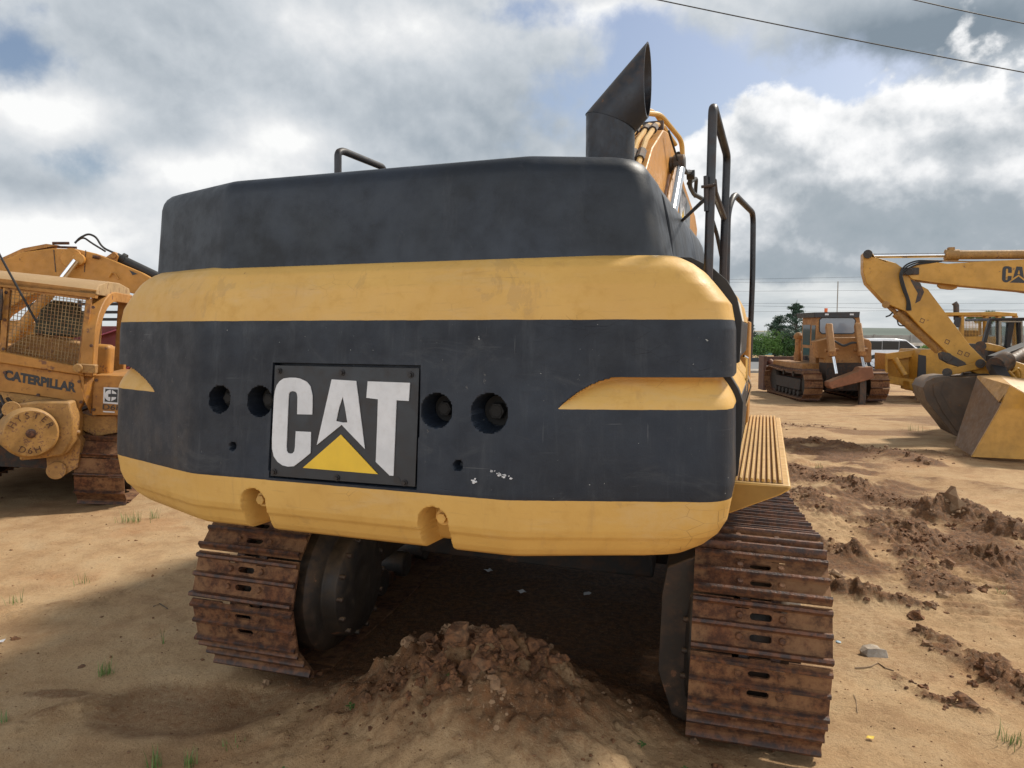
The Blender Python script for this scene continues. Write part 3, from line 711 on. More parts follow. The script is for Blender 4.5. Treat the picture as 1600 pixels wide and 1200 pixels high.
# gasket between counterweight and doors
g_ = [(x+.016, z) for x, z in low+scp[1:]+mid[1:]+top[1:4]] + [(x+.008, z+.014) for x, z in top[4:]]
swept('gasket', g_, .618, .70, 'black', th=.07)
# ---- rear-right catwalk step, ribbed
b = MB()
x0, x1, y0, y1, zt = 1.47, 1.715, .60, 3.05, 1.325
b.loops([[(x0, y, z) for y, z in ((y0, 1.20), (y1, 1.20), (y1, zt-.012), (y0, zt-.012))]], (.02, 0, 0))
b.loops([[(x0, y0, zt-.15), (x1-.04, y0, zt-.055), (x1+.0, y0, zt-.028), (x1, y0, zt-.012), (x0, y0, zt-.008)]], (0, .02, 0))
b.loops([[(x0, y0, zt-.15), (x1-.04, y0, zt-.055), (x1, y0, zt-.028), (x1, y0, zt-.012), (x0, y0, zt-.012)]], (0, y1-y0, 0))
step = b.build('step_platform', 'yellow_side', exc, bevel=.008)
b = MB()
for i in range(9):
    xa = x0+.02+i*.0222; b.box(xa, xa+.0115, y0+.03, y1-.02, zt-.013, zt+.004)
b.build('tread_ribs', 'worn_step' if 'worn_step' in M else 'yellow_side', step, bevel=.002, seg=1)
b = MB(); b.box(x0+.015, x1-.03, y0+.025, y1-.015, zt-.0115, zt-.0095); b.build('tread_dirt', paint('tread_grime', (.14, .075, .035), .9, .3, .5, 3), step)
# ---- exhaust stack: mitred elbow with a vertical cut mouth
q = hit(RM, 953, 250, axis=1, val=.90); ex, ey = q.x, .90; er = .113
b = MB(); n = 40
def ell(zf, c=(ex, ey), r=er): return [(c[0]+r*math.cos(2*math.pi*i/n), c[1]+r*math.sin(2*math.pi*i/n), zf(r*math.cos(2*math.pi*i/n), r*math.sin(2*math.pi*i/n))) for i in range(n)]
seam = lambda x, y: 2.905-.36*x-.10*y
b.loft([ell(lambda x, y: 2.55), ell(lambda x, y: 2.8), ell(seam)], cap=False)
st = b.build('exhaust_stack', 'stack', exc)
b = MB(); S0 = ell(seam, r=er+.003); ax_ = Vector((.86, .12, .95))    # upper section runs up to the right and is cut by a plane facing right
xcut = ex+er+.055
mouth = []
for p_ in S0:
    t = (xcut - p_[0])/ax_.x; mouth.append(tuple(Vector(p_)+ax_*t))
mm = [tuple(Vector(a)*.5+Vector(c)*.5) for a, c in zip(S0, mouth)]
b.loft([S0, mm, mouth], cap=False)
inn = [tuple(Vector(c)*.94+Vector((xcut, ey+.02, sum(m_[2] for m_ in mouth)/n))*.06) for c in mouth]
b2 = [tuple(Vector(a)+Vector((-.10, -.012, -.10))) for a in inn]
b.loft([mouth, inn, b2], cap=False)
b.build('stack_elbow', 'stack', st, smooth=40)
# ---- rails
b = MB()
def hp(px, py, d): return RM.inverted() @ Wd(px, py, d)
b.tube([hp(1106, 452, 3.02), hp(1114, 164, 3.05), hp(1136, 243, 3.62), hp(1128, 470, 3.62)], .0185, n=12, rad=.045)
b.tube([hp(1114, 282, 3.04), hp(1116, 300, 3.08), hp(1131, 340, 3.60)], .015, n=10)
b.tube([hp(1103, 275, 3.02), hp(1104, 330, 3.02)], .010, n=8); b.tube([hp(1096, 292, 3.0), hp(1118, 289, 3.0)], .006, n=8)
b.build('handrail', 'rail', exc)
b = MB(); b.tube([hp(1060, 350, 4.3), hp(1108, 305, 3.1), hp(1112, 290, 3.05)], .009, n=8, rad=.1); b.build('rail_brace', 'rail', exc)
b = MB(); b.tube([hp(1134, 500, 4.4), hp(1137, 330, 4.4), hp(1147, 303, 4.5), hp(1177, 333, 5.2), hp(1176, 430, 5.2), hp(1171, 560, 5.2)], .019, n=12, rad=.09); b.build('grab_rail', 'rail', exc)
b = MB(); b.tube([hp(528, 330, 4.3), hp(528, 238, 4.3), hp(536, 236, 4.35), hp(600, 262, 4.9), hp(602, 330, 4.9)], .021, n=12, rad=.05); b.build('handrail', 'rail', exc)
# ---- upper frame, cab
b = MB(); b.box(-1.2, 1.2, .75, 3.6, 1.16, 1.34); b.box(-1.45, 1.45, 3.0, 4.6, 1.15, 1.38); b.box(-.45, .75, 3.0, 5.4, 1.2, 1.95); b.build('upper_frame', 'gap', exc, bevel=.01)  # near-black colour stands for the shade under the upper frame
b = MB(); b.cyl((0, 3.3, .80), (0, 3.3, 1.15), .72, n=40); b.build('swing_bearing', 'gap', exc)
b = MB(); b.box(.8, 1.48, 3.05, 4.3, 1.38, 2.05); b.build('fuel_tank', 'orange_yellow', exc, bevel=.04)
b = MB(); b.loops([[(-1.45, 3.2, 1.4), (-1.45, 4.75, 1.4), (-1.45, 5.0, 1.9), (-1.45, 4.85, 3.0), (-1.45, 3.2, 3.05)]], (.95, 0, 0)); cab = b.build('cab', 'orange_yellow', exc, bevel=.04)
b = MB(); b.box(-1.457, -1.45, 3.35, 4.65, 2.1, 2.9); b.box(-.5, -.493, 3.4, 4.7, 1.9, 2.9); b.box(-1.35, -.6, 3.19, 3.197, 2.3, 2.9); b.build('window', 'dglass', cab)
# ---- boom
bm = lambda px, py, x=.32: hit(RM, px, py, axis=0, val=x)
XB = .34
side = [(3.7, 2.0), (3.9, 2.25), (5.0, 3.25), (6.0, 4.0), (6.9, 4.42), (7.5, 4.52), (8.1, 4.42), (9.5, 4.2), (11.3, 3.98), (11.75, 3.8), (11.6, 3.55), (10.8, 3.5), (9.2, 3.45), (8.0, 3.42), (7.0, 3.15), (5.6, 2.2), (4.4, 1.45), (3.9, 1.55)]
b = MB(); b.loops([[(-XB, y, z) for y, z in side]], (2*XB, 0, 0)); boom = b.build('boom', 'orange_yellow', exc, bevel=.015)
for sx in (-1, 1):
    b = MB(); b.cyl((sx*XB, 7.55, 4.12), (sx*(XB+.20), 7.55, 4.12), .11, n=24); b.cyl((sx*(XB+.05), 7.55, 4.12), (sx*(XB+.19), 7.55, 4.12), .13, n=24); b.build('cylinder_pin', 'dark', boom, bevel=.01)
    b = MB(); b.cyl((sx*(XB+.12), 7.5, 4.05), (sx*(XB+.12), 6.0, 2.75), .085, n=24); rod = b.build('cylinder_rod', 'chrome', boom)
    b = MB(); b.cyl((sx*(XB+.12), 6.2, 2.92), (sx*(XB+.12), 4.6, 1.5), .12, n=24); b.build('cylinder_barrel', 'orange_yellow', boom)
# logo panel on the side of the boom
b = MB(); b.loops([[(XB+.002, y, z) for y, z in ((8.7, 3.62), (10.3, 3.66), (10.3, 4.0), (8.7, 4.14))]], (.004, 0, 0)); lp = b.build('badge_panel', plain('grey_vinyl', (.16, .18, .20)), boom, smooth=0)
put_logo((XB+.007, 8.8, 3.56), (0, 1, 0), (0, 0, 1), .75, 'white', 'tri', lp)
# pipes over the boom back
b = MB()
def on_back(y, x, up=.06): z = float(np.interp(y, [p[0] for p in side[:9]], [p[1] for p in side[:9]])); return (x, y, z+up)
for x in (-.06, .04, .17, .26):
    b.tube([on_back(y, x, .09) for y in (5.0, 5.5, 6.0, 6.4, 6.8, 7.2)] + [on_back(7.6, x-.02, .14), on_back(8.0, x-.02, .12)], .032, n=8)
b.build('boom_pipe', 'yellow_side', boom)
b = MB()
for x in (-.06, .04, .17, .26):
    for y in (5.6, 6.5):
        b = MB(); a1_, a2_ = Vector(on_back(y, x, .09)), Vector(on_back(y+.16, x, .09)); b.cyl(a1_, a2_, .052, n=8); b.build('pipe_clamp', 'dark', boom)
b = MB()
b.box(-.10, .32, 6.98, 7.05, 4.45, 4.56); b.build('pipe_bracket', 'dark', boom)
b = MB(); b.tube([on_back(7.0, .0, .1), on_back(7.15, .0, .27), on_back(7.6, .2, .30), on_back(8.2, .42, .18), (.43, 8.3, 4.2)], .035, n=10, rad=.12)
b.tube([on_back(7.0, -.15, .1), on_back(7.1, -.12, .30), on_back(7.5, .12, .32), on_back(8.0, .36, .05)], .028, n=10, rad=.12); b.build('steel_hose', 'yellow_side', boom)
b = MB(); b.tube([(.40, 7.9, 4.35), (.47, 8.2, 4.15), (.50, 8.7, 4.25), (.46, 9.0, 4.1), (.47, 9.6, 4.08), (.62, 10.1, 4.05), (.66, 10.6, 3.9), (.75, 10.9, 3.6), (.85, 11.1, 3.1)], .035, n=8, rad=.1)
b.tube([(.40, 6.9, 4.4), (.43, 7.3, 4.25), (.50, 7.65, 3.98), (.47, 7.95, 4.05)], .014, n=6, rad=.1)
b.tube([(.44, 9.0, 4.14), (.52, 9.4, 4.3), (.46, 9.9, 4.1)], .03, n=8, rad=.1); b.cyl((.45, 8.66, 4.2), (.56, 8.66, 4.2), .07, n=12); b.cyl((.60, 10.2, 4.0), (.70, 10.2, 4.0), .06, n=12)
b.build('rubber_hose', 'rubber', boom)
b = MB(); b.loops([[(-.22, y, z) for y, z in ((11.3, 4.1), (12.1, 3.9), (11.9, 2.8), (11.0, .9), (10.75, .9), (10.9, 2.6), (11.1, 3.4))]], (.44, 0, 0)); b.build('stick', 'orange_yellow', exc, bevel=.02)
b = MB(); b.loops([[(-.6, y, z) for y, z in ((10.7, 1.0), (11.2, .95), (11.5, .55), (11.4, .1), (10.9, -.1), (10.2, .0), (10.1, .05), (10.8, .15), (11.15, .5), (10.9, .8))]], (1.2, 0, 0)); b.build('bucket', 'dark', exc, bevel=.02)

# ================================================================ TRACKS (used by every crawler)
def shoe_mesh(wd, pitch, holes=True, grousers=3, gh=.042, name='track_shoe'):
    b = MB(); h = wd/2; p = pitch*.982/2
    if holes:
        no = .045; outline = [(-h, -p), (-.125, -p), (-.115, -p+no), (-.055, -p+no), (-.045, -p), (.045, -p), (.055, -p+no), (.115, -p+no), (.125, -p), (h, -p), (h, p), (-h, p)]
        lo = [[(x, y, 0) for x, y in outline]]
        for cy in (-pitch*.19, pitch*.19):
            lo.append([(.0+.034*math.copysign(1, math.cos(t))*1+.016*math.cos(t)*1, cy+.016*math.sin(t), 0) for t in [2*math.pi*(i+.5)/12 for i in range(12)]][::-1])
        b.loops(lo, (0, 0, .014))
        for cy in (-pitch*.19, pitch*.19):
            for cx in (-.095, .095): b.cyl((cx, cy, .012), (cx, cy, .026), .021, .013, n=8)
    else: b.box(-h, h, -p, p, 0, .014)
    ys_ = {3: (-p+.022, 0, p-.014), 1: (p-.02,), 2: (-p*.4, p-.02)}[grousers]
    for i, y in enumerate(ys_):
        g = gh*(1.15 if i == len(ys_)-1 else .9); gw = .72 if grousers != 3 else 1.0
        sec = [(y-.018*gw, .012), (y+.018*gw, .012), (y+.011*gw, g-.004), (y+.007*gw, g+.002), (y-.007*gw, g+.002), (y-.011*gw, g-.004)]
        b.loops([[(-h, a, z) for a, z in sec]], (wd, 0, 0))
    o = b.build(name, 'steel', smooth=30); return o
def track_path(L, r, rf, sag=.03):
    """stadium path in the yz plane: rear wheel centre at y=0, front at y=L; returns function s -> (pos, tangent)"""
    pts = []
    for i in range(41): t = math.pi/2 + math.pi*i/40; pts.append((r*math.cos(t), r+r*math.sin(t)))       # rear half: top -> bottom
    for i in range(1, 40): pts.append((L*i/40, 0.0))
    for i in range(41): t = -math.pi/2 + math.pi*i/40; pts.append((L+rf*math.cos(t), rf+rf*math.sin(t)))
    for i in range(1, 40): t = i/40; pts.append((L*(1-t), (2*rf)*(1-t)+2*r*t - sag*math.sin(math.pi*t)*(1+.0*t)))
    pts.append(pts[0]); P_ = np.array(pts); D = np.concatenate([[0], np.cumsum(np.hypot(*np.diff(P_, axis=0).T))]); return P_, D
def make_track(root, mtx, cx, L, r, rf, wd, pitch, out=1, holes=True, grousers=3, gh=.03, shoe=None, sag=.04, hub='drive', phase=0.0, frame_mat='dark'):
    """mtx: undercarriage frame relative to root; out=+1 right track"""
    loc = mtx @ Matrix.Translation((cx, 0, 0))
    P_, D = track_path(L, r, rf, sag); n = max(8, round(D[-1]/pitch)); pt = D[-1]/n
    off = gh+.014
    def at(s):
        s = s % D[-1]; y = np.interp(s, D, P_[:, 0]); z = np.interp(s, D, P_[:, 1]); return np.array((y, z))
    b = MB()                                     # link chain running inside the shoes
    for sx in (-.07, .07):
        outer = []; inner = []
        for i in range(90):
            s = D[-1]*i/90; p_ = at(s); q_ = at(s+.02)-at(s-.02); q_ = q_/np.hypot(*q_); nn = np.array((-q_[1], q_[0]))
            outer.append(p_+nn*.004); inner.append(p_+nn*.09)
        v = [(sx+dx, p_[0], p_[1]+off) for dx in (-.022, .022) for ring in (outer, inner) for p_ in ring]; k = 90; f = []
        for i in range(k):
            j = (i+1) % k; f += [(i, j, 2*k+j, 2*k+i), (k+i, 3*k+i, 3*k+j, k+j), (i, k+i, k+j, j), (2*k+i, 2*k+j, 3*k+j, 3*k+i)]
        b.add(v, f)
    tr = b.build('track', 'steel', root, local=loc)
    proto = shoe or shoe_mesh(wd, pt, holes, grousers, gh)
    for i in range(n):
        s = (i+phase)*pt; p_ = at(s); q_ = at(s+.03)-at(s-.03); q_ = q_/np.hypot(*q_); nn = np.array((q_[1], -q_[0]))
        o = proto if (i == 0 and shoe is None) else proto.copy()
        if o is not proto: COL.objects.link(o)
        o.parent = tr
        tv, nv_ = Vector((0, q_[0], q_[1])), Vector((0, nn[0], nn[1])); xv = tv.cross(nv_)
        mm_ = Matrix((xv, tv, nv_)).transposed().to_4x4(); j_ = random.uniform(-.004, .004)
        o.matrix_local = Matrix.Translation((0, p_[0], p_[1]+off)) @ mm_ @ Matrix.Rotation(j_, 4, 'Z')
    # frame, wheels, rollers
    b = MB(); b.box(-.14, .14, r*.9, L-rf*.9, r*.55+off, r*1.35+off, tx=.8)
    for y in np.linspace(r*1.1, L-rf*1.1, 7): b.cyl((-.17, y, .13+off), (.17, y, .13+off), .10, n=16)
    for y in (L*.35, L*.65): b.cyl((-.12, y, 2*r-.15+off), (.12, y, 2*r-.15+off), .08, n=14)
    b.build('track_frame', frame_mat, tr, bevel=.01)
    b = MB(); b.lathe((-.09, 0, r+off), (1, 0, 0), [(r*.35, 0), (r-.09, 0), (r-.07, .03), (r-.07, .15), (r-.09, .18), (r*.35, .18)]); b.build('track_wheel', frame_mat, tr)
    b = MB(); b.lathe((-.09, L, rf+off), (1, 0, 0), [(rf*.3, 0), (rf-.09, 0), (rf-.06, .05), (rf-.06, .13), (rf-.09, .18), (rf*.3, .18)])
    b.build('track_wheel', frame_mat, tr)
    if hub == 'drive':
        b = MB(); d = -out; c = (0, 0, r+off)
        b.lathe(c, (d, 0, 0), [(r*.76, .10), (r*.80, .16), (r*.80, .30), (r*.74, .34), (r*.62, .36), (r*.60, .44), (r*.52, .47), (r*.30, .48), (.05, .48)] if out < 0 else [(r*.76, .10), (r*.80, .16), (r*.80, .28), (r*.74, .32), (r*.55, .335), (.05, .34)], 36)
        for k_ in range(14):
            t_ = 2*math.pi*k_/14; q_ = Vector((d*.44 if out < 0 else d*.31, math.cos(t_)*r*(.56 if out < 0 else .66), r+off+math.sin(t_)*r*(.56 if out < 0 else .66))); b.cyl(q_, q_+Vector((d*.04, 0, 0)), .016, n=6)
        b.cyl((0, 0, r+off), (out*.22, 0, r+off), r*.5, n=28)
        b.build('final_drive', 'drivep', tr, bevel=.006)
    return tr, proto
M['drivep'] = paint('dark_drive_paint', (.020, .014, .010), .55, .5, .25)  # very dark brown for final drives and track guard
M['under'] = paint('shade_dark_steel', (.013, .010, .008), .7, .3, .05)  # steel darkened to paint in the shade under the machines
UW = frame(-.06, 4.10, -.160, 14, 2.0)
UL = RM.inverted() @ UW
shoe_proto = None
tr1, shoe_proto = make_track(exc, UL, 1.34, 3.75, .505, .46, .62, .252, 1, phase=.30, gh=.042)
tr2, _ = make_track(exc, UL, -1.345, 3.75, .505, .46, .62, .252, -1, shoe=shoe_proto, phase=.62, gh=.042)
b = MB(); b.box(-1.25, 1.25, 1.1, 2.9, .52, .86); b.box(-.8, .8, .7, 3.2, .55, 1.0, tx=.9, ty=.8); b.build('carbody', 'under', exc, bevel=.02, local=UL)  # sized and coloured to deepen the shade under the machine
b = MB(); b.loops([[(1.0, -.30, z) for z in ()] or [(.90, -.26, .95), (1.04, -.26, 1.02), (1.04, -.26, .15), (.96, -.26, .18), (.88, -.26, .40), (.88, -.26, .80)]], (0, .30, 0)); b.build('track_guard', 'drivep', exc, bevel=.008, local=UL)
# ================================================================ BACKGROUND MACHINES
def P2(mtx, pts, y):       # pixel outline measured on the local plane y
    return [tuple(hit(mtx, px, py, 1, y)) for px, py in pts]
def slab(mtx, pts, y0, th, b=None, grow=None):
    b = b or MB(); b.loops([P2(mtx, pts, y0)], (0, th, 0)); return b
# ---------------- old dozer with winch and mesh-screened canopy, on the left
q = Wd(150, 790, 8.35)
DM = frame(q.x, q.y, g_h(q.x, q.y)-.02, -15, 5.5)
dz = empty('bulldozer', DM)
tag(dz, 'weathered yellow bulldozer with mesh screened canopy and rear winch, cropped by the frame', 'bulldozer')
T = 'old_yellow'
b = slab(DM, [(-150, 553), (0, 566), (131, 587), (133, 622), (121, 645), (110, 643), (110, 626), (86, 622), (20, 613), (-150, 600)], 0, .10)
tk = b.build('rear_tank', T, dz, bevel=.008)
b = slab(DM, [(-150, 530), (0, 549), (128, 574), (131, 587), (0, 567), (-150, 548)], -.05, .12); b.build('tank_lip', T, tk, bevel=.01)
pa, pb = hit(DM, 6, 585, 1, -.002), hit(DM, 118, 606, 1, -.002)
wd_ = (pb-pa).length
vf = text_mesh('CATERPILLAR', 1, .05, .01); w0 = max(v[0] for v in vf[0])-min(v[0] for v in vf[0]); k = wd_/w0; hh_ = .10/.72
ctr = (pa+pb)/2+Vector((0, 0, -.005)); ux = (pb-pa).normalized()
vf = ([(x*k, y*hh_, z*.2) for x, y, z in vf[0]], vf[1]); v_, f_ = place(vf, ctr, ux, (0, 0, 1))
b = MB(); b.add(v_, f_); b.build('lettering', 'logo_black', tk, smooth=0)
b = MB(); b.loops([[hit(DM, 123, 588, 1, -.01), hit(DM, 147, 588, 1, .10), hit(DM, 141, 646, 1, .10), hit(DM, 131, 624, 1, -.01)]], (0, .03, 0)); b.build('corner_plate', 'old_yellow', tk)
b = slab(DM, [(145, 586), (226, 588), (226, 650), (143, 649)], .12, 1.3); fd = b.build('fender', 'old_yellow', dz, bevel=.01)
b = slab(DM, [(162, 605), (186, 606), (186, 632), (161, 630)], .115, .006); lg = b.build('logo_sticker', 'white', fd, smooth=0)
b = slab(DM, [(164.5, 607.5), (184, 608.5), (183.5, 629), (163.5, 627.5)], .112, .006); b.build('logo_square', 'logo_black', lg, smooth=0)
c1_ = hit(DM, 173.5, 618, 1, .109); rx = .062; rz = .066
b = MB(); th = [math.pi*.5+math.pi*i/14 for i in range(15)]
b.loops([[(c1_.x-.006+rx*math.cos(t), c1_.y, c1_.z+rz*math.sin(t)) for t in th] + [(c1_.x-.006, c1_.y, c1_.z-.018), (c1_.x-.03, c1_.y, c1_.z-.018), (c1_.x-.03, c1_.y, c1_.z+.018), (c1_.x-.006, c1_.y, c1_.z+.018)]], (0, .004, 0))
b.build('logo_half', 'white', lg, smooth=0)
b = MB(); b.loops([[(c1_.x+.006, c1_.y, c1_.z+rz), (c1_.x+.05, c1_.y, c1_.z+rz*.55), (c1_.x+.055, c1_.y, c1_.z+.022), (c1_.x+.006, c1_.y, c1_.z+.022)]], (0, .004, 0)); b.build('logo_half', 'white', lg, smooth=0)
b = MB(); b.loops([[(c1_.x+.006, c1_.y, c1_.z-rz), (c1_.x+.05, c1_.y, c1_.z-rz*.55), (c1_.x+.055, c1_.y, c1_.z-.016), (c1_.x+.006, c1_.y, c1_.z-.016)]], (0, .004, 0)); b.build('logo_half', 'white', lg, smooth=0)
vf = text_mesh('D6H', .088, .0, .001, 1.3); v_, f_ = place(vf, hit(DM, 176, 637, 1, .112), (1, 0, 0), (0, 0, 1)); b = MB(); b.add(v_, f_); b.build('lettering', 'logo_black', lg, smooth=0)
b = slab(DM, [(161, 642), (179, 643), (179, 645), (161, 644)], .115, .004); b.build('sticker_strip', 'white', lg, smooth=0)
# canopy
b = MB(); b.loops([P2(DM, [(-140, 419), (0, 435), (151, 453), (148, 466), (0, 448), (-140, 432)], .0)], (0, .12, 0)); b.build('roof_beam', T, dz, bevel=.01)
b = MB(); A = P2(DM, [(-140, 418), (0, 434), (152, 454)], .02); Bk = P2(DM, [(-140, 410), (15, 427), (67, 421), (125, 427), (180, 433), (203, 436)], 1.0)
zr_l, zr_r = A[0][2], A[2][2]; xr = A[2][0]
rp = [(0, 0), (.08, .06), (.5, .13), (1.0, .14), (1.5, .10), (1.6, .0), (1.6, -.05), (0, -.05)]
xl = xr-2.1
b.loops([[(xl, y, zr_r+z) for y, z in rp]], (2.1, 0, 0)); b.build('canopy_roof', paint('sun_bleached_roof', (.40, .27, .13), .7, .75, .8), dz, bevel=.01)
# side hoop: flat plate bent from post into the roof edge
def hoop(x, th=.09):
    z0 = hit(DM, 140, 588, 1, 0).z; z1 = zr_r+.02
    out = [(-.02, z0), (-.02, z1-.62)] + [(-.02+.80*(1-math.cos(t)), z1-.62+.62*math.sin(t)) for t in [math.pi/2*i/8 for i in range(1, 9)]] + [(1.62, z1)]
    inn = [(1.62, z1-.12)] + [(.16+.66*(1-math.cos(t)), z1-.62+.50*math.sin(t)) for t in [math.pi/2*(8-i)/8 for i in range(0, 9)]] + [(.16, z0)]
    b = MB(); b.loops([[(x-th/2, y, z) for y, z in out+inn]], (th, 0, 0)); b.build('canopy_post', 'old_yellow', dz, bevel=.012)
hoop(xr-.05, .13); hoop(xl+.06, .13)
for xx in (xr-.05, xl+.06):
    b = MB(); b.box(xx-.06, xx+.06, 1.42, 1.56, 1.3, zr_r); b.build('canopy_post', 'old_yellow', dz, bevel=.012)
b = MB(); b.box(xr-.42, xr-.30, 1.40, 1.52, 1.3, zr_r); b.build('canopy_post', 'old_yellow', dz, bevel=.012)
# mesh guard
TL, TR_, BL, BR = [hit(DM, *p_, 1, .05) for p_ in ((13, 449), (140, 466), (5, 556), (126, 577))]
mg = MB(); mg.bar(TL, BL, .05, .05, (0, 1, 0)); mg.bar(TR_, BR, .05, .05, (0, 1, 0)); mg.bar(BL, BR, .06, .06, (0, 1, 0)); mg.bar(TL, TR_, .05, .05, (0, 1, 0)); guard = mg.build('mesh_guard', 'old_yellow', dz)
b = MB(); nv_, nh = 22, 20
for i in range(1, nv_):
    t = i/nv_; j = Vector((random.uniform(-.006, .006), 0, 0)); b.bar(TL.lerp(TR_, t)+j, BL.lerp(BR, t)-j, .006, .006, (0, 1, 0))
for i in range(1, nh):
    t = i/nh; j = Vector((0, .007, random.uniform(-.004, .004))); b.bar(TL.lerp(BL, t)+j, TR_.lerp(BR, t)+j, .006, .006, (0, 1, 0))
b.build('wire_mesh', paint('mesh_wire', (.30, .20, .09), .7, .6, .4), guard)
b = slab(DM, [(-60, 440), (2, 447), (-4, 556), (-60, 548)], .05, .05); b.build('canopy_panel', T, dz)
# seat, controls, tank behind the screen
b = MB(); c0 = hit(DM, 88, 525, 1, .75); b.loops([[(c0.x+dx, c0.y, c0.z+dz_) for dx, dz_ in ((-.27, 0), (.24, 0), (.25, .30), (.16, .43), (-.08, .43), (-.2, .30))]], (0, .16, 0)); b.build('operator_seat', 'olive', dz, bevel=.04)
b = MB(); c0 = hit(DM, 75, 575, 1, .5); b.loops([[(c0.x+dx, c0.y, c0.z+dz_) for dx, dz_ in ((-.5, 0), (.45, 0), (.45, .30), (.1, .36), (-.22, .38), (-.42, .22))]], (0, .3, 0)); b.build('seat_base', 'worn_yellow', dz, bevel=.04)
b = MB(); c0 = hit(DM, 155, 588, 1, .45); b.box(c0.x-.12, c0.x+.10, .45, .7, c0.z, c0.z+.38); b.build('hydraulic_tank', T, dz, bevel=.05, seg=4)
b = MB(); a1_ = hit(DM, 134, 576, 1, -.08); b.box(a1_.x-.10, a1_.x+.10, -.10, .02, a1_.z-.05, a1_.z+.05); b.cyl(a1_+Vector((-.07, -.06, 0)), a1_+Vector((-.07, .02, 0)), .05, n=14); b.build('hinge', 'worn_yellow', dz, bevel=.01)
b = MB(); b.tube([hit(DM, -4, 392, 1, -.1), hit(DM, 58, 505, 1, .0)], .012); b.build('antenna', 'black', dz)
# hood, body
b = MB(); b.box(xl+.55, xr-.55, 1.5, 3.6, .8, 1.75); b.build('engine_hood', 'old_yellow', dz, bevel=.04)
b = MB(); b.box(xl+.15, xr-.15, .1, 3.2, .45, 1.12); b.build('hull', 'under', dz)
b = MB(); b.loops([[(xl-.2, y, z) for y, z in ((4.6, .1), (4.75, .5), (4.6, 1.1), (4.5, 1.1), (4.62, .5), (4.5, .1))]], (2.9, 0, 0)); b.build('blade', T, dz)
# winch: drum with a lettered cover, casting behind
wc = hit(DM, 48, 677, 1, -.42); wn = Vector((.42, -.88, .06)).normalized(); wr_ = .255
b = MB(); b.lathe(wc-wn*.62, wn, [(.24, 0), (.27, .02), (.27, .50), (wr_+.012, .55), (wr_+.012, .60), (wr_, .62), (wr_*.95, .635), (0, .635)], 48); wdr = b.build('winch_drum', 'worn_yellow', dz)
b = MB(); b.lathe(wc+wn*.012, wn, [(.05, 0), (.05, .02), (.035, .025), (.035, .05), (0, .052)], 12); b.cyl(wc+wn*.05, wc+wn*.08, .022, n=6); b.build('hub_bolt', 'steel', wdr)
ux = Vector((0, 0, 1)).cross(wn).normalized(); uy = wn.cross(ux)
for tx, r_, a0_, a1__ in (('HYSTER', .19, 62, -62), ('D6H', -.19, -22, 22)):
    b = MB()
    for i, ch in enumerate(tx):
        a_d = a0_+(a1__-a0_)*i/(len(tx)-1); t = R(90+a_d) if r_ > 0 else R(-90+a_d)
        pos = wc+wn*.016+(ux*math.cos(t)+uy*math.sin(t))*abs(r_); up_ = (pos-wc-wn*.016).normalized()*(1 if r_ > 0 else -1)
        v_, f_ = place(text_mesh(ch, .095, .0, .004), pos, up_.cross(wn), up_); b.add(v_, f_)
    b.build('cover_lettering', paint('rusted_letters', (.07, .03, .012), .7, .8, .2), wdr, smooth=0)
b = MB(); b.loops([P2(DM, [(20, 632), (60, 627), (108, 628), (114, 655), (113, 690), (98, 712), (70, 716), (30, 720)], -.25)], (0, .4, 0)); b.build('winch_housing', 'worn_yellow', dz, bevel=.03)
b = MB(); b.loops([P2(DM, [(70, 690), (112, 668), (126, 690), (122, 730), (96, 745), (74, 740)], -.05)], (0, .3, 0)); b.cyl(hit(DM, 88, 735, 1, -.1), hit(DM, 88, 735, 1, .2), .10, n=18); b.tube([hit(DM, 78, 700, 1, -.1), hit(DM, 100, 672, 1, -.15), hit(DM, 124, 676, 1, -.05)], .03); b.cyl(hit(DM, 18, 640, 1, -.3), hit(DM, 18, 640, 1, -.1), .09, n=14)
b.build('drawbar', 'worn_yellow', dz, bevel=.02)
for px, py, yy in ((8, 582, 0), (124, 596, 0), (127, 628, 0), (60, 617, 0), (151, 594, .115), (147, 640, .115), (10, 457, .03), (8, 500, .03), (6, 545, .03), (146, 480, -.05), (143, 540, -.05)):
    c_ = hit(DM, px, py, 1, yy); b = MB(); b.cyl(c_, c_+Vector((0, -.018, 0)), .018, n=6); b.build('bolt', 'steel', dz)
b = MB()
b.tube([hit(DM, 12, 623, 1, -.05), hit(DM, 20, 632, 1, -.2), hit(DM, 14, 648, 1, -.25), hit(DM, 2, 655, 1, -.1)], .02, rad=.1); b.tube([hit(DM, 0, 618, 1, -.05), hit(DM, 10, 640, 1, -.25), hit(DM, -6, 660, 1, -.2)], .016, rad=.1)
b.tube([hit(DM, 106, 640, 1, .05), hit(DM, 118, 664, 1, -.1), hit(DM, 112, 700, 1, .0)], .018, rad=.1); b.build('hydraulic_hose', 'rubber', dz)
b = MB(); b.loops([P2(DM, [(-60, 600), (10, 612), (86, 622), (108, 628), (112, 640), (60, 632), (0, 628), (-60, 620)], .03)], (0, .3, 0)); b.loops([P2(DM, [(108, 640), (145, 650), (182, 650), (184, 676), (150, 682), (118, 668)], .2)], (0, .8, 0)); b.build('frame_plate', 'worn_yellow', dz, bevel=.01)
b = MB(); b.tube([hit(DM, 0, 452, 1, -.03), hit(DM, 1, 470, 1, -.03), hit(DM, -2, 500, 1, -.03)], .03); b.build('work_lamp', 'dark', dz)
xt = (hit(DM, 115, 760, 1, .05).x + hit(DM, 182, 760, 1, .05).x)/2+.05
sh6 = shoe_mesh(.52, .205, False, 1, .055)
t_, _ = make_track(dz, frame(0, .42, -.03, 0), xt, 2.6, .42, .40, .52, .205, 1, grousers=1, gh=.055, shoe=None if False else sh6, hub=None, frame_mat='under')
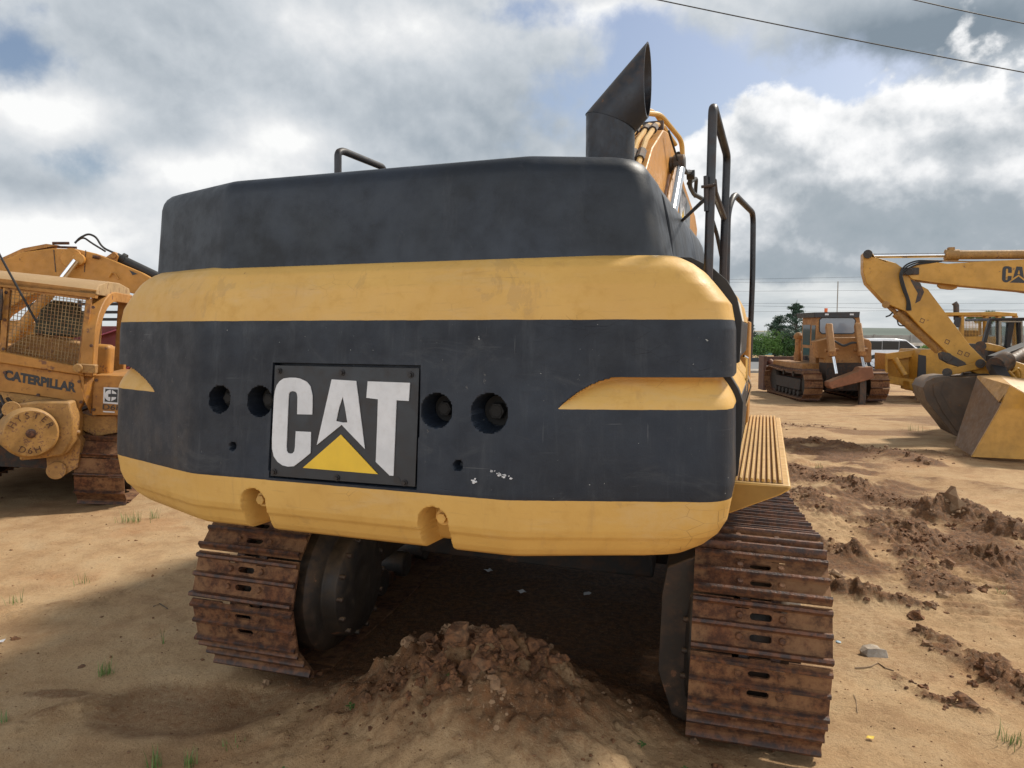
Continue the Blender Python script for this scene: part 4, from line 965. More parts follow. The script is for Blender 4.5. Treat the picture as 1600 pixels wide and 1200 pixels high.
t_, _ = make_track(dz, frame(0, .42, -.03, 0), xt-1.88, 2.6, .42, .40, .52, .205, -1, grousers=1, gh=.055, shoe=sh6, hub=None, frame_mat='under')
bpy.data.objects.remove(sh6)
# ---------------- second excavator: its arched boom shows over the dozer canopy
q = Wd(60, 640, 12.6)
EM = frame(q.x, q.y, -.1, -14)
ex2 = empty('excavator', EM); tag(ex2, 'yellow excavator whose arched boom rises behind the mesh canopy of the winch bulldozer', 'excavator')
b = MB(); arc = [(-110, 520), (-60, 450), (0, 408), (35, 394), (80, 388), (120, 389), (150, 396), (180, 408), (222, 426), (262, 448), (262, 470), (222, 462), (180, 452), (150, 448), (118, 447), (80, 450), (40, 465), (0, 492), (-60, 560), (-110, 590)]
b.loops([P2(EM, arc, 0)], (0, .55, 0)); bo = b.build('boom', 'orange_yellow', ex2, bevel=.015)
b = MB(); b.loops([P2(EM, [(-60, 444), (0, 404), (35, 388), (72, 381), (90, 383), (40, 393), (0, 411), (-60, 452)], .1)], (0, .3, 0)); b.build('pipe_bank', 'orange_yellow', bo)
b = MB()
for a_, c_ in (((84, 390), (87, 425)), ((134, 391), (132, 425))): b.bar(Vector(hit(EM, *a_, 1, -.004)), Vector(hit(EM, *c_, 1, -.004)), .012, .01, (0, 1, 0))
b.build('weld_seam', 'dark', bo)
b = MB(); pc = hit(EM, 122, 405, 1, -.1); b.cyl(pc, pc+Vector((0, .2, 0)), .10, n=24); b.cyl(pc+Vector((-.12, .05, .02)), pc+Vector((-.12, .15, .02)), .17, n=24); b.build('cylinder_pin', 'orange_yellow', bo, bevel=.01)
b = MB(); b.cyl(hit(EM, 119, 407, 1, -.16), hit(EM, 70, 470, 1, -.16), .055, n=20); b.build('cylinder_rod', 'chrome', bo)
b = MB(); b.cyl(hit(EM, 86, 448, 1, -.16), hit(EM, 10, 540, 1, -.16), .09, n=20); b.build('cylinder_barrel', 'orange_yellow', bo)
b = MB(); b.loops([P2(EM, [(165, 402), (178, 393), (184, 400), (180, 412)], .1)], (0, .35, 0)); b.cyl(hit(EM, 177, 399, 1, .05), hit(EM, 177, 399, 1, .5), .045, n=14); b.build('boom_bracket', 'orange_yellow', bo)
b = MB(); b.cyl(hit(EM, 182, 402, 1, .27), hit(EM, 262, 440, 1, .27), .085, n=18); b.cyl(hit(EM, 190, 403, 1, .27), hit(EM, 196, 406, 1, .27), .10, n=12); b.build('stick_cylinder', 'black', bo)
b = MB(); b.tube([hit(EM, 117, 380, 1, .2), hit(EM, 124, 372, 1, .2), hit(EM, 138, 365, 1, .2), hit(EM, 150, 370, 1, .2), hit(EM, 160, 387, 1, .2), hit(EM, 180, 396, 1, .2)], .018, rad=.1)
b.tube([hit(EM, 117, 379, 1, .3), hit(EM, 130, 370, 1, .3), hit(EM, 142, 379, 1, .3), hit(EM, 165, 393, 1, .3)], .016, rad=.1); b.build('rubber_hose', 'rubber', bo)
for a_, c_, r_ in (((82, 380, .1), (108, 380, .1), .025), ((90, 386, .1), (120, 387, .1), .02), ((145, 401, -.04), (156, 402, -.04), .03)):
    b = MB(); b.tube([hit(EM, a_[0], a_[1], 1, a_[2]), hit(EM, c_[0], c_[1], 1, c_[2])], r_); b.build('hose_clamp', 'steel', bo)
b = MB(); b.tube([hit(EM, 170, 433, 1, -.03), hit(EM, 175, 426, 1, -.03), hit(EM, 180, 428, 1, -.03), hit(EM, 185, 436, 1, -.03)], .014); b.build('lifting_eye', 'orange_yellow', bo)
b = MB(); b.loops([P2(EM, [(202, 422), (215, 428), (207, 430)], -.004)], (0, .004, 0)); b.build('arrow_mark', 'logo_black', bo, smooth=0)
b = MB(); b.loops([P2(EM, [(-120, 640), (8, 640), (8, 575), (60, 520), (52, 505), (0, 500), (-120, 500)], .0)], (0, 2.2, 0)); b.build('upper_body', 'orange_yellow', ex2, bevel=.03)
b = MB(); b.loops([P2(EM, [(262, 448), (280, 460), (250, 640), (240, 640)], .05)], (0, .4, 0)); b.build('stick', 'orange_yellow', ex2)
te, _ = make_track(ex2, Matrix.Rotation(R(90), 4, 'Z') @ frame(-.6, -.4, -.05, 0), .3, 3.2, .42, .42, .5, .24, 1, holes=False, grousers=3, gh=.03, hub=None, sag=.03)
# ---------------- red truck behind
q = Wd(150, 600, 15.5); TM = frame(q.x, q.y, -.15, 4)
tr_ = empty('truck', TM); tag(tr_, 'dark red truck body with black railings behind the canopy of the winch bulldozer', 'truck')
b = MB(); b.box(-2.5, 2.3, 0, 2.2, .75, 2.16); b.build('cargo_body', 'maroon', tr_, bevel=.02)
b = MB()
for z in (2.3, 2.45, 2.62): b.bar((-1.4, 0, z), (2.3, 0, z), .05, .06)
for x in (-1.4, -.3, .8, 2.2): b.bar((x, .02, 2.1), (x, .02, 2.7), .06, .05, (0, 1, 0))
b.build('side_rail', 'black', tr_)
b = MB(); b.bar((-2.3, -.03, 1.2), (.6, -.03, 2.1), .02, .12, (0, 1, 0)); b.bar((.6, -.03, 1.2), (2.2, -.03, 2.1), .02, .12, (0, 1, 0)); b.build('tarp_strap', plain('pink_strap', (.45, .12, .2)), tr_)
for x in (-1.6, -.4, 1.5):
    b = MB(); b.lathe((x, -.02, .5), (0, 1, 0), [(.2, 0), (.46, .02), (.5, .08), (.5, .25), (.46, .3), (.2, .3)], 28); b.build('wheel', 'black', tr_)

# ---------------- rear-ripper dozer in the distance, right
q = Wd(1318, 628, 22.6); R1 = frame(q.x, q.y, q.z, 2)
rd = empty('bulldozer', R1); tag(rd, 'orange yellow bulldozer with raised rear ripper and closed cab, beside the white car', 'bulldozer')
def sl(root, mtx, pts, y0, th, name, mt, bevel=.01, par=None):
    b = MB(); b.loops([P2(mtx, pts, y0)], (0, th, 0)); return b.build(name, mt, par or root, bevel=bevel)
OY = 'dull_orange'
cabr = sl(rd, R1, [(1277, 494), (1343, 494), (1348, 530), (1352, 575), (1274, 575)], .9, 1.3, 'cab', OY)
sl(rd, R1, [(1272, 488), (1344, 487), (1343, 496), (1273, 496)], .82, 1.6, 'roof', 'char', par=cabr)
rrect = lambda x0, y0, x1, y1, r: [(x0+r, y0), (x1-r, y0), (x1, y0+r), (x1, y1-r), (x1-r, y1), (x0+r, y1), (x0, y1-r), (x0, y0+r)]
sl(rd, R1, rrect(1280, 495.5, 1337, 522, 4), .885, .01, 'window_seal', 'black', 0, cabr); sl(rd, R1, rrect(1281.3, 497, 1335.6, 520.7, 3.2), .88, .006, 'window', 'lightglass', 0, cabr)
x_l = hit(R1, 1277, 494, 1, .9).x
for ya, yb, z0_, z1_ in ((1.0, 1.32, 1.72, 2.36), (1.45, 2.1, 1.72, 2.38), (1.45, 2.05, 1.05, 1.62)):
    b = MB(); b.box(x_l-.012, x_l-.002, ya, yb, z0_+q.z*0, z1_); b.build('window', 'dglass', cabr)
for px in (1289, 1328): sl(rd, R1, [(px, 490), (px+6, 490), (px+6, 492.5), (px, 492.5)], .815, .005, 'roof_mark', 'white', 0, cabr)
b = MB(); c = hit(R1, 1290.5, 488, 1, 1.0); b.cyl(c, c+Vector((0, 0, .13)), .05, n=14); b.build('beacon', 'orange', cabr)
sl(rd, R1, [(1275, 533), (1300, 527), (1345, 527), (1358, 530), (1362, 536), (1362, 565), (1345, 567), (1338, 590), (1332, 592), (1330, 572), (1294, 572), (1292, 595), (1286, 606), (1288, 560), (1280, 560)], .25, .45, 'rear_frame', OY, .03)
sl(rd, R1, [(1346, 529), (1358, 530), (1362, 537), (1362, 566), (1350, 567)], .1, .5, 'fuel_tank', OY, .03)
b = MB(); b.box(-.55, .55, 0.0, .6, .35, 1.2); b.build('hull', 'under', rd)
b = MB(); b.box(-.35, .35, 1.8, 3.6, .9, 1.45, ty=.95); b.build('engine_hood', OY, rd, bevel=.06)
b = MB(); b.box(x_l-.5, x_l+.1, .7, 3.6, .95, 1.15); b.build('fender', OY, rd, bevel=.02)
for i, (pa_, pb_, pc_, pd_) in enumerate((((1295, 508), (1300, 553), (1302, 556), (1307, 584)), ((1340, 507), (1346, 553), (1346, 556), (1350, 574)))):
    b = MB(); a_, c_ = hit(R1, *pa_, 1, .35), hit(R1, *pb_, 1, -.35); b.bar(a_, c_, .20, .20); lc = b.build('lift_cylinder', OY, rd, bevel=.03)
    b = MB(); b.cyl(c_+Vector((0, 0, .03)), c_+Vector((0, -.02, -.07)), .14, .11, n=16); b.cyl(hit(R1, pa_[0]-6, 548, 1, -.1), hit(R1, pa_[0]+15, 546, 1, -.1), .05, n=10); b.build('trunnion', OY, lc)
    b = MB(); b.cyl(hit(R1, *pc_, 1, -.38), hit(R1, *pd_, 1, -.6), .045, n=12); b.build('cylinder_rod', 'chrome', lc)
b = MB()
for k in range(3): b.tube([hit(R1, 1295, 540+k*2, 1, 0), hit(R1, 1298+k, 531-k, 1, -.1), hit(R1, 1306, 533+k, 1, -.1), hit(R1, 1318, 540+k, 1, -.05), hit(R1, 1332, 534+k, 1, -.1), hit(R1, 1340, 536, 1, -.1), hit(R1, 1352, 542, 1, 0)], .018, n=6, rad=.1)
b.build('hydraulic_hose', 'rubber', rd)
b = MB(); b.loops([P2(R1, [(1296, 597), (1340, 581), (1345, 574), (1364, 573), (1366, 591), (1345, 597), (1300, 608), (1296, 604)], -.75)], (0, .4, 0)); rb = b.build('ripper_beam', paint('rusty_brown', (.22, .085, .04), .6, .8, .3), rd, bevel=.02)
b = MB(); b.loops([P2(R1, [(1344, 590), (1354, 590), (1353, 625), (1351, 637), (1346, 642), (1342, 640), (1344, 620)], -.6)], (0, .12, 0)); b.build('ripper_shank', 'dark', rd)
b = MB(); b.loops([[(hit(R1, 1320, 600, 1, 0).x-.4, y, z) for y, z in ((.4, .9), (.4, .7), (-.5, .45), (-.5, .6))]], (.15, 0, 0)); b.build('ripper_arm', 'dark', rd)
# air cleaner on the left
ac = hit(R1, 1246, 575, 1, 2.6); b = MB(); b.cyl(ac, ac+Vector((0, 0, 1.02)), .10, n=16); b.lathe(ac+Vector((0, 0, 1.0)), (0, 0, 1), [(.13, 0), (.15, .04), (.15, .12), (.09, .2), (0, .22)], 18); b.build('air_cleaner', 'dull_orange', rd)
sh1 = shoe_mesh(.56, .21, False, 1, .06)
for cx_ in (hit(R1, 1268, 600, 1, -.1).x, hit(R1, 1371, 600, 1, -.1).x):
    make_track(rd, frame(0, .15, 0, 0), cx_, 3.1, .43, .43, .56, .21, grousers=1, gh=.06, shoe=sh1, hub=None, frame_mat='under')
bpy.data.objects.remove(sh1)
b = MB(); xb = hit(R1, 1191, 600, 1, 4.0).x; b.loops([[(xb, y, z) for y, z in ((4.1, .15), (4.0, .5), (4.12, 1.25), (4.2, 1.25), (4.1, .5), (4.2, .15))]], (3.3, 0, 0)); b.box(xb-.06, xb+.06, 3.7, 4.3, .05, 1.28); bl = b.build('blade', paint('blade_brown', (.10, .055, .045), .7, .6, .25), rd, bevel=.01)
b = MB(); b.cyl((xb+.25, 4.0, 1.08), (xb+.75, 3.2, .55), .10, n=14); b.bar((xb+.2, 4.0, .45), (xb+.9, 3.0, .6), .16, .16); b.bar((xb+.75, 3.9, .3), (xb+1.2, 1.0, .4), .16, .26); b.build('push_arm', paint('faded_red', (.20, .075, .06), .6, .4, .35), bl)

# ---------------- white car
q = Wd(1392, 575, 43.5); CM = frame(q.x, q.y, q.z, 90)
car = empty('parked_car', CM); tag(car, 'white estate car parked by the road between the two bulldozers', 'car')
L0 = -2.45
prof = [(-2.3, .32), (-2.38, .75), (-2.28, 1.05), (-2.1, 1.62), (-1.95, 1.72), (-.4, 1.76), (.35, 1.68), (1.15, 1.12), (2.05, 1.0), (2.32, .8), (2.35, .35)]
b = MB(); b.loops([[(-.92, y, z) for y, z in prof]], (1.84, 0, 0)); body = b.build('body', 'carpaint', car, bevel=.07, seg=3)
for sx in (-1, 1):
    for y0_, y1_, cut in ((-2.05, -1.04, 0), (-1.02, -.06, 0), (-.04, 1.0, 1)):
        pts_ = [(y0_+(.0 if y0_ > -2 else -.12), 1.10), (y1_, 1.10), (y1_-(.62 if cut else 0), 1.60), (y0_, 1.62)]
        b = MB(); b.loops([[(sx*.921, y, z) for y, z in pts_]], (sx*.006, 0, 0)); b.build('window', 'dglass', body, smooth=0)
    for y in (-1.45, 1.45):
        b = MB(); b.lathe((sx*.72, y, .36), (sx, 0, 0), [(.15, 0), (.34, .01), (.36, .05), (.36, .18), (.33, .21), (.24, .21), (.24, .2)], 26); wh = b.build('wheel', 'black', car)
        b = MB()
        for k in range(5): t = 2*math.pi*k/5; b.bar((sx*.93, y, .36), (sx*.93, y+.22*math.cos(t), .36+.22*math.sin(t)), .03, .07, (sx, 0, 0))
        b.lathe((sx*.915, y, .36), (sx, 0, 0), [(.20, 0), (.235, .0), (.235, .02), (.20, .02)], 24); b.build('rim', 'carpaint', wh)
        b = MB(); b.cyl((sx*.915, y, .40), (sx*.925, y, .40), .42, n=26); b.build('wheel_arch', 'black', body, smooth=0)

# ---------------- faded bulldozer facing left with open blade
q = Wd(1440, 618, 23.5); BM = frame(q.x, q.y, q.z-.05, -62)
bd = empty('bulldozer', BM); tag(bd, 'yellow bulldozer with black radiator grille and raised blade, behind the folded excavator arm', 'bulldozer')
F = frame(q.x, q.y, q.z-.05, 18)      # measurements on planes facing the camera
def blk(pts, d0, d1, name, mt, bevel=.02, par=None):
    b = MB(); b.loops([[tuple(F @ Vector(v)) for v in P2(F, pts, d0)]], (0, d1-d0, 0)); b.v = [tuple((BM.inverted() @ Vector(v))) for v in b.v]; return b.build(name, mt, par or bd, bevel=bevel)
hd = blk([(1434, 556), (1440, 546), (1478, 546), (1505, 552), (1545, 556), (1545, 600), (1510, 625), (1447, 614), (1447, 600), (1434, 598)], .0, 1.3, 'engine_hood', 'deep_yellow', .05)
blk([(1435.5, 554), (1447, 556), (1447, 600), (1433, 597)], -.03, .0, 'radiator_grille', 'logo_black', .0, hd)
blk([(1421, 596), (1432, 596), (1452, 601), (1450, 616), (1436, 612), (1421, 609)], -.25, .3, 'front_bumper', 'deep_yellow')
bb = blk([(1384, 554), (1434, 548), (1434, 590), (1432, 592), (1388, 588), (1384, 590)], .5, .62, 'blade', 'deep_yellow', .01)
blk([(1383, 553), (1436, 546), (1436, 556), (1405, 561), (1384, 562)], .35, .5, 'blade_lip', 'deep_yellow', .01, bb)
blk([(1389, 587), (1432, 593), (1432, 607), (1389, 599)], .1, .4, 'push_beam', 'deep_yellow', .01)
blk([(1383, 552), (1387, 552), (1387, 601), (1383, 597)], .0, .7, 'blade_end_plate', 'deep_yellow', .01, bb)
b = MB(); a_, c_ = F @ hit(F, 1398, 561, 1, .2), F @ hit(F, 1414, 587, 1, .0); b.cyl(a_, c_, .10, n=14); b.v = [tuple(BM.inverted() @ Vector(v)) for v in b.v]; b.build('tilt_cylinder', 'deep_yellow', bd)
cn = blk([(1472, 488), (1478, 493), (1590, 494), (1590, 489), (1560, 487), (1510, 488)], .3, 2.0, 'canopy_roof', 'deep_yellow', .02)
for x_ in (1502, 1540, 1560, 1586): blk([(x_, 493), (x_+5, 493), (x_+5, 553), (x_, 553)], .35, .5, 'canopy_post', 'deep_yellow', .01)
blk([(1493, 496), (1502, 496), (1499, 512), (1490, 510)], .33, .37, 'canopy_brace', 'char', .0)
blk([(1506, 526), (1560, 526), (1560, 556), (1506, 556)], .4, 1.0, 'rear_panel', 'deep_yellow')
b = MB()
for i in range(15): t = 1508+i*2.3; b.bar(F @ hit(F, t, 498, 1, .45), F @ hit(F, t, 526, 1, .45), .012, .012, (0, 1, 0))
for i in range(13): t = 499+i*2.2; b.bar(F @ hit(F, 1507, t, 1, .46), F @ hit(F, 1541, t, 1, .46), .012, .012, (0, 1, 0))
b.v = [tuple(BM.inverted() @ Vector(v)) for v in b.v]; b.build('mesh_guard', 'deep_yellow', bd)
blk([(1509, 518), (1512, 516), (1528, 516), (1530, 519), (1530, 527), (1508, 527)], .8, 1.0, 'operator_seat', 'black')
b = MB(); b.tube([F @ hit(F, 1494.5, 500, 1, .6), F @ hit(F, 1494, 477, 1, .6), F @ hit(F, 1491, 473, 1, .6)], .085, n=12); b.v = [tuple(BM.inverted() @ Vector(v)) for v in b.v]; b.build('exhaust_pipe', 'dark', bd)
shb = shoe_mesh(.5, .21, False, 1, .05)
make_track(bd, frame(0, -2.6, -.2, 0), -1.0, 2.4, .4, .4, .5, .21, grousers=1, gh=.05, shoe=shb, hub=None, frame_mat='under')
make_track(bd, frame(0, -2.6, -.2, 0), 1.0, 2.4, .4, .4, .5, .21, grousers=1, gh=.05, shoe=shb, hub=None, frame_mat='under')
bpy.data.objects.remove(shb)

# ---------------- excavator reaching in from the right (arm in profile)
q = Wd(1505, 690, 14.2); XM = frame(q.x, q.y, q.z, 17)
x3 = empty('excavator', XM); tag(x3, 'yellow excavator with folded arm, dark lettering on its boom and grey bucket on the sand', 'excavator')
def xs_(pts, y0, th, name, mt, bevel=.012, par=None): 
    b = MB(); b.loops([P2(XM, pts, y0)], (0, th, 0)); return b.build(name, mt, par or x3, bevel=bevel)
D_ = 'deep_yellow'
stk = xs_([(1349, 396), (1355, 391), (1362, 393), (1368, 402), (1400, 411), (1408, 417), (1424, 424), (1433, 443), (1450, 452), (1516, 540), (1560, 584), (1550, 592), (1520, 581), (1500, 570), (1440, 513), (1416, 487), (1382, 473), (1354, 443), (1349, 425)], -.18, .36, 'stick', D_)
boo = xs_([(1418, 419), (1438, 410), (1460, 409), (1480, 412), (1600, 405), (1700, 400), (1700, 470), (1600, 455), (1500, 446), (1450, 440), (1425, 436), (1417, 428)], -.22, .44, 'boom', D_)
xs_([(1466, 440), (1495, 443), (1496, 450), (1488, 453), (1470, 451), (1465, 447)], -.05, .08, 'lug_plate', D_, par=boo)
b = MB(); b.cyl(hit(XM, 1355, 400, 1, .0), hit(XM, 1478, 398.5, 1, .0), .048, n=20); rod_ = b.build('cylinder_rod', 'chrome', boo)
b = MB(); b.cyl(hit(XM, 1478, 398.5, 1, .0), hit(XM, 1700, 397, 1, .0), .085, n=24); b.cyl(hit(XM, 1476, 398.5, 1, .0), hit(XM, 1498, 398.5, 1, .0), .108, n=24); b.box(*(lambda c: (c.x-.05, c.x+.06, -.06, .06, c.z+.05, c.z+.14))(hit(XM, 1485, 398, 1, 0))); b.build('cylinder_barrel', 'worn_yellow', boo, bevel=.008)
b = MB(); b.tube([hit(XM, 1488, 391.5, 1, 0), hit(XM, 1510, 392, 1, 0), hit(XM, 1590, 393, 1, 0)], .012); b.tube([hit(XM, 1446, 407, 1, -.15), hit(XM, 1520, 409, 1, -.15), hit(XM, 1600, 407, 1, -.15)], .014); b.build('steel_pipe', 'worn_yellow', boo)
for px, py, r_ in ((1420, 424, .075), (1356, 397, .085)):
    b = MB(); b.cyl(hit(XM, px, py, 1, -.27), hit(XM, px, py, 1, .27), r_, n=22); b.build('pivot_pin', 'dark', stk, bevel=.01)
b = MB(); b.box(*(lambda c: (c.x-.16, c.x+.16, -.25, -.22, c.z-.07, c.z+.07))(hit(XM, 1421, 424, 1, -.2))); b.build('pin_plate', 'dark', boo, bevel=.02)
b = MB()
for k, off_ in enumerate((0, 3, 6)):
    b.tube([hit(XM, 1460+off_*2, 408, 1, -.2), hit(XM, 1432, 407+off_, 1, -.24), hit(XM, 1414+off_*.6, 414+off_, 1, -.27), hit(XM, 1405+off_*.5, 428, 1, -.27), hit(XM, 1409+off_*.7, 448, 1, -.25), hit(XM, 1418+off_*.5, 470, 1, -.22), hit(XM, 1417+off_, 485, 1, -.20)], .017, n=6, rad=.2)
b.tube([hit(XM, 1395, 488, 1, -.1), hit(XM, 1390, 493, 1, -.15), hit(XM, 1384, 495, 1, -.15)], .015, n=6); b.tube([hit(XM, 1402, 500, 1, -.1), hit(XM, 1404, 509, 1, -.15), hit(XM, 1414, 509, 1, -.12)], .013, n=6, rad=.1)
b.build('rubber_hose', 'rubber', stk)
b = MB(); o_ = P2(XM, [(1422, 436), (1438, 442), (1444, 456), (1438, 470), (1430, 474), (1434, 458), (1428, 448)], -.185); b.loops([o_], (0, .006, 0)); b.build('grease_stain', 'dark', stk, smooth=0)
def rvt(px, py):
    b = MB(); c = hit(XM, px, py, 1, -.182); b.loops([[(c.x-.05, c.y, c.z-.02), (c.x+.02, c.y, c.z-.055), (c.x+.05, c.y, c.z+.02), (c.x-.02, c.y, c.z+.055)], [(c.x-.035, c.y, c.z-.013), (c.x+.015, c.y, c.z-.04), (c.x+.035, c.y, c.z+.013), (c.x-.015, c.y, c.z+.04)]], (0, .003, 0)); b.build('weld_mark', 'steel', stk, smooth=0)
for a_ in ((1441, 501), (1480, 534), (1500, 551), (1511, 554)): rvt(*a_)
b = MB(); b.cyl(hit(XM, 1388, 478, 1, 0), hit(XM, 1405, 494, 1, 0), .045, n=14); b.cyl(hit(XM, 1400, 489, 1, 0), hit(XM, 1468, 547, 1, 0), .095, n=20); b.cyl(hit(XM, 1384, 476, 1, -.2), hit(XM, 1384, 476, 1, .2), .07, n=14); bc = b.build('bucket_cylinder', 'worn_yellow', x3, bevel=.005)
for yy in (-.25, .17):
    b = MB(); b.loops([P2(XM, [(1466, 552), (1474, 549), (1490, 556), (1508, 566), (1512, 572), (1500, 574), (1480, 568), (1468, 561)], yy)], (0, .07, 0)); b.build('tipping_link', 'dark', x3, bevel=.012)
    b = MB(); b.loops([P2(XM, [(1474, 577), (1484, 576), (1520, 568), (1530, 563), (1534, 570), (1530, 577), (1500, 583), (1480, 588), (1473, 584)], yy-.01)], (0, .06, 0)); b.build('bucket_link', D_, x3, bevel=.012)
for px, py in ((1480, 558), (1532, 568), (1480, 582)):
    b = MB(); b.cyl(hit(XM, px, py, 1, -.30), hit(XM, px, py, 1, .30), .045, n=18); b.cyl(hit(XM, px, py, 1, -.29), hit(XM, px, py, 1, -.28), .085, n=22); b.build('link_pin', 'dark', x3, bevel=.006)
BK = [(1442, 606), (1448, 596), (1460, 590), (1478, 588), (1500, 590), (1530, 588), (1545, 592), (1535, 620), (1520, 650), (1506, 672), (1500, 684), (1490, 680), (1478, 664), (1460, 642), (1447, 625)]
bk = xs_(BK, -.50, .04, 'bucket', paint('bare_bucket_steel', (.085, .062, .045), .6, .5, .35, metal=.15), .006)
b = MB(); o3 = P2(XM, BK, -.46); sh_ = o3[13:] + o3[:6]; ed = o3[9:14]
outer = o3[9:] + o3[:6]
inn_ = [Vector(v)*.97+Vector((hit(XM, 1495, 625, 1, 0).x*.03, 0, hit(XM, 1495, 625, 1, 0).z*.03)) for v in outer]
poly = outer + [tuple(v) for v in inn_[::-1]]
b.loops([poly], (0, .95, 0)); b.loops([P2(XM, BK, .48)], (0, .04, 0)); b.build('bucket_shell', bk.data.materials[0], bk, bevel=.004)
b = MB(); c_ = [(1458, 600), (1476, 594), (1470, 612), (1484, 640), (1503, 668), (1497, 676), (1472, 642), (1459, 616)]; b.loops([P2(XM, c_, -.515)], (0, .02, 0)); b.build('side_cutter', bk.data.materials[0], bk, bevel=.005)
b = MB(); b.loops([P2(XM, [(1515, 584), (1545, 584), (1550, 592), (1540, 605), (1512, 604), (1508, 592)], -.25)], (0, .5, 0)); b.build('bucket_ear', 'dark', bk, bevel=.01)
# lettering on the boom
pa_, pb_ = hit(XM, 1567, 441, 1, -.22), hit(XM, 1567, 418, 1, -.22); hgt_ = (pb_-pa_).length
ys_all = [p_[1] for g_ in GLY for lp in g_ for p_ in lp]; gh_ = max(ys_all)-min(ys_all)
put_logo(pa_+Vector((-.03, -.002, -.01-min(ys_all)*hgt_/gh_)), (1, 0, -.045), (0, 0, 1), hgt_/gh_*1.12, 'logo_black', 'logo_black', boo, .003)
# body off to the right
b = MB(); c = hit(XM, 1800, 690, 1, 0).x; b.box(c-1, c+2.6, -1.3, 1.3, 1.0, 2.3); b.build('upper_body', D_, x3, bevel=.04)
b = MB(); zb = hit(XM, 1690, 435, 1, 0); b.loops([[(zb.x-.1, -.22, zb.z-.45), (zb.x-.1, -.22, zb.z+.4), (zb.x+1.0, -.22, zb.z+.2), (c+.6, -.22, 1.9), (c+.1, -.22, 1.6)]], (0, .44, 0)); b.build('boom_foot', D_, x3, bevel=.01)
te, _ = make_track(x3, frame(c-1.2, -1.1, 0, 90) , .0, 3.4, .42, .42, .5, .24, holes=False, gh=.03, hub=None)
te, _ = make_track(x3, frame(c-1.2, 1.1, 0, 90) , .0, 3.4, .42, .42, .5, .24, holes=False, gh=.03, hub=None)

# ---------------- loader with a big yellow bucket resting on the sand
q = Wd(1540, 716, 11.6); LM = frame(q.x, q.y, q.z, 14)
ld = empty('loader', LM); tag(ld, 'backhoe loader with black framed cab and large yellow front bucket resting on the sand', 'loader')
def lq(px, py, y): return tuple(hit(LM, px, py, 1, y))
b = MB()
b.loops([[lq(1578, 602, .05), lq(1640, 636, -.1), lq(1720, 650, -.2), lq(1720, 724, -.2), lq(1518, 714, 0), lq(1562, 638, .06)]], (0, .05, 0)); lb = b.build('front_bucket', D_, ld, bevel=.006)
b = MB(); A1, A2, A3, A4 = [Vector(lq(*t)) for t in ((1566, 634, .06), (1519, 713, .03), (1491, 695, 1.2), (1527, 587, 1.35))]
nrm_ = (A2-A1).cross(A4-A1).normalized()*.04; b.loops([[A1, A2, A3, A4]], nrm_); b.build('bucket_side', paint('scraped_shaded_bucket', (.15, .075, .022), .55, .5, .05), lb, bevel=.004)  # scraped face, also coloured darker to stand for its shaded side
b = MB(); b.loops([[Vector(lq(1527, 587, 1.33)), Vector(lq(1560, 586, 1.3)), Vector(lq(1580, 602, .12)), Vector(lq(1562, 626, .1))]], (0, .03, -.03)); b.build('bucket_back', 'deep_yellow', lb, bevel=.004)
b = MB(); b.loops([[Vector(lq(1560, 586, 1.3)), Vector(lq(1700, 606, 1.3)), Vector(lq(1640, 636, -.05)), Vector(lq(1580, 602, .1))]], (0, .02, -.04)); b.build('bucket_top', 'deep_yellow', lb, bevel=.004)
def lslab(pts, y0, th, name, mt, bevel=.01, par=None): 
    b = MB(); b.loops([P2(LM, pts, y0)], (0, th, 0)); return b.build(name, mt, par or ld, bevel=bevel)
b = MB(); b.bar(lq(1552, 566, 2.2), lq(1605, 545, 3.2), .2, .24); b.bar(lq(1555, 573, 2.2), lq(1575, 610, 1.2), .2, .22); b.tube([lq(1560, 586, 1.6), lq(1568, 610, 1.4), lq(1600, 618, 1.3)], .02); b.build('loader_arm', 'black', ld, bevel=.01)
b = MB(); b.cyl(lq(1560, 576, 2.0), lq(1610, 548, 3.0), .13, n=14); b.cyl(lq(1555, 572, 2.0), lq(1572, 562, 2.3), .16, n=14); b.build('lift_cylinder', 'dark', ld)
lslab([(1529, 537), (1545, 536), (1566, 541), (1580, 549), (1574, 554), (1556, 549), (1530, 547)], 3.0, .2, 'tilt_lever', 'deep_yellow')
b = MB(); b.cyl(lq(1538, 551, 2.95), lq(1538, 551, 3.3), .06, n=14); b.cyl(lq(1532, 541, 2.95), lq(1532, 541, 3.3), .10, n=14); b.build('pivot_pin', 'dark', ld)
lc_ = lslab([(1548, 497), (1700, 494), (1700, 500), (1547, 501)], 4.0, 1.5, 'cab_roof', 'char')
for pts_ in ([(1546, 500), (1550, 500), (1541, 538), (1536, 536)], [(1560, 500), (1564, 500), (1562, 570), (1559, 570)], [(1576, 503), (1586, 503), (1578, 544), (1572, 544)], [(1590, 500), (1597, 500), (1600, 560), (1594, 560)]):
    lslab(pts_, 4.0, .12, 'cab_post', 'char')
df = MB(); df.loops([P2(LM, [(1562, 501.5), (1598, 501.5), (1599, 572), (1561, 572)], 3.95), P2(LM, [(1564, 503.5), (1596, 503.5), (1597, 570), (1563, 570)], 3.95)], (0, .05, 0)); df.build('door_frame', plain('grey_trim', (.35, .35, .32)), ld)
lslab([(1540, 538), (1700, 552), (1700, 640), (1560, 640), (1540, 600)], 4.1, 1.2, 'hull', 'char')
lslab([(1549, 502), (1596, 502), (1596, 545), (1540, 538)], 4.2, .01, 'window', 'glass', 0)
lslab([(1575, 560), (1620, 575), (1700, 580), (1700, 660), (1595, 650), (1585, 615), (1590, 590)], 2.2, 1.0, 'engine_hood', 'deep_yellow', .04)
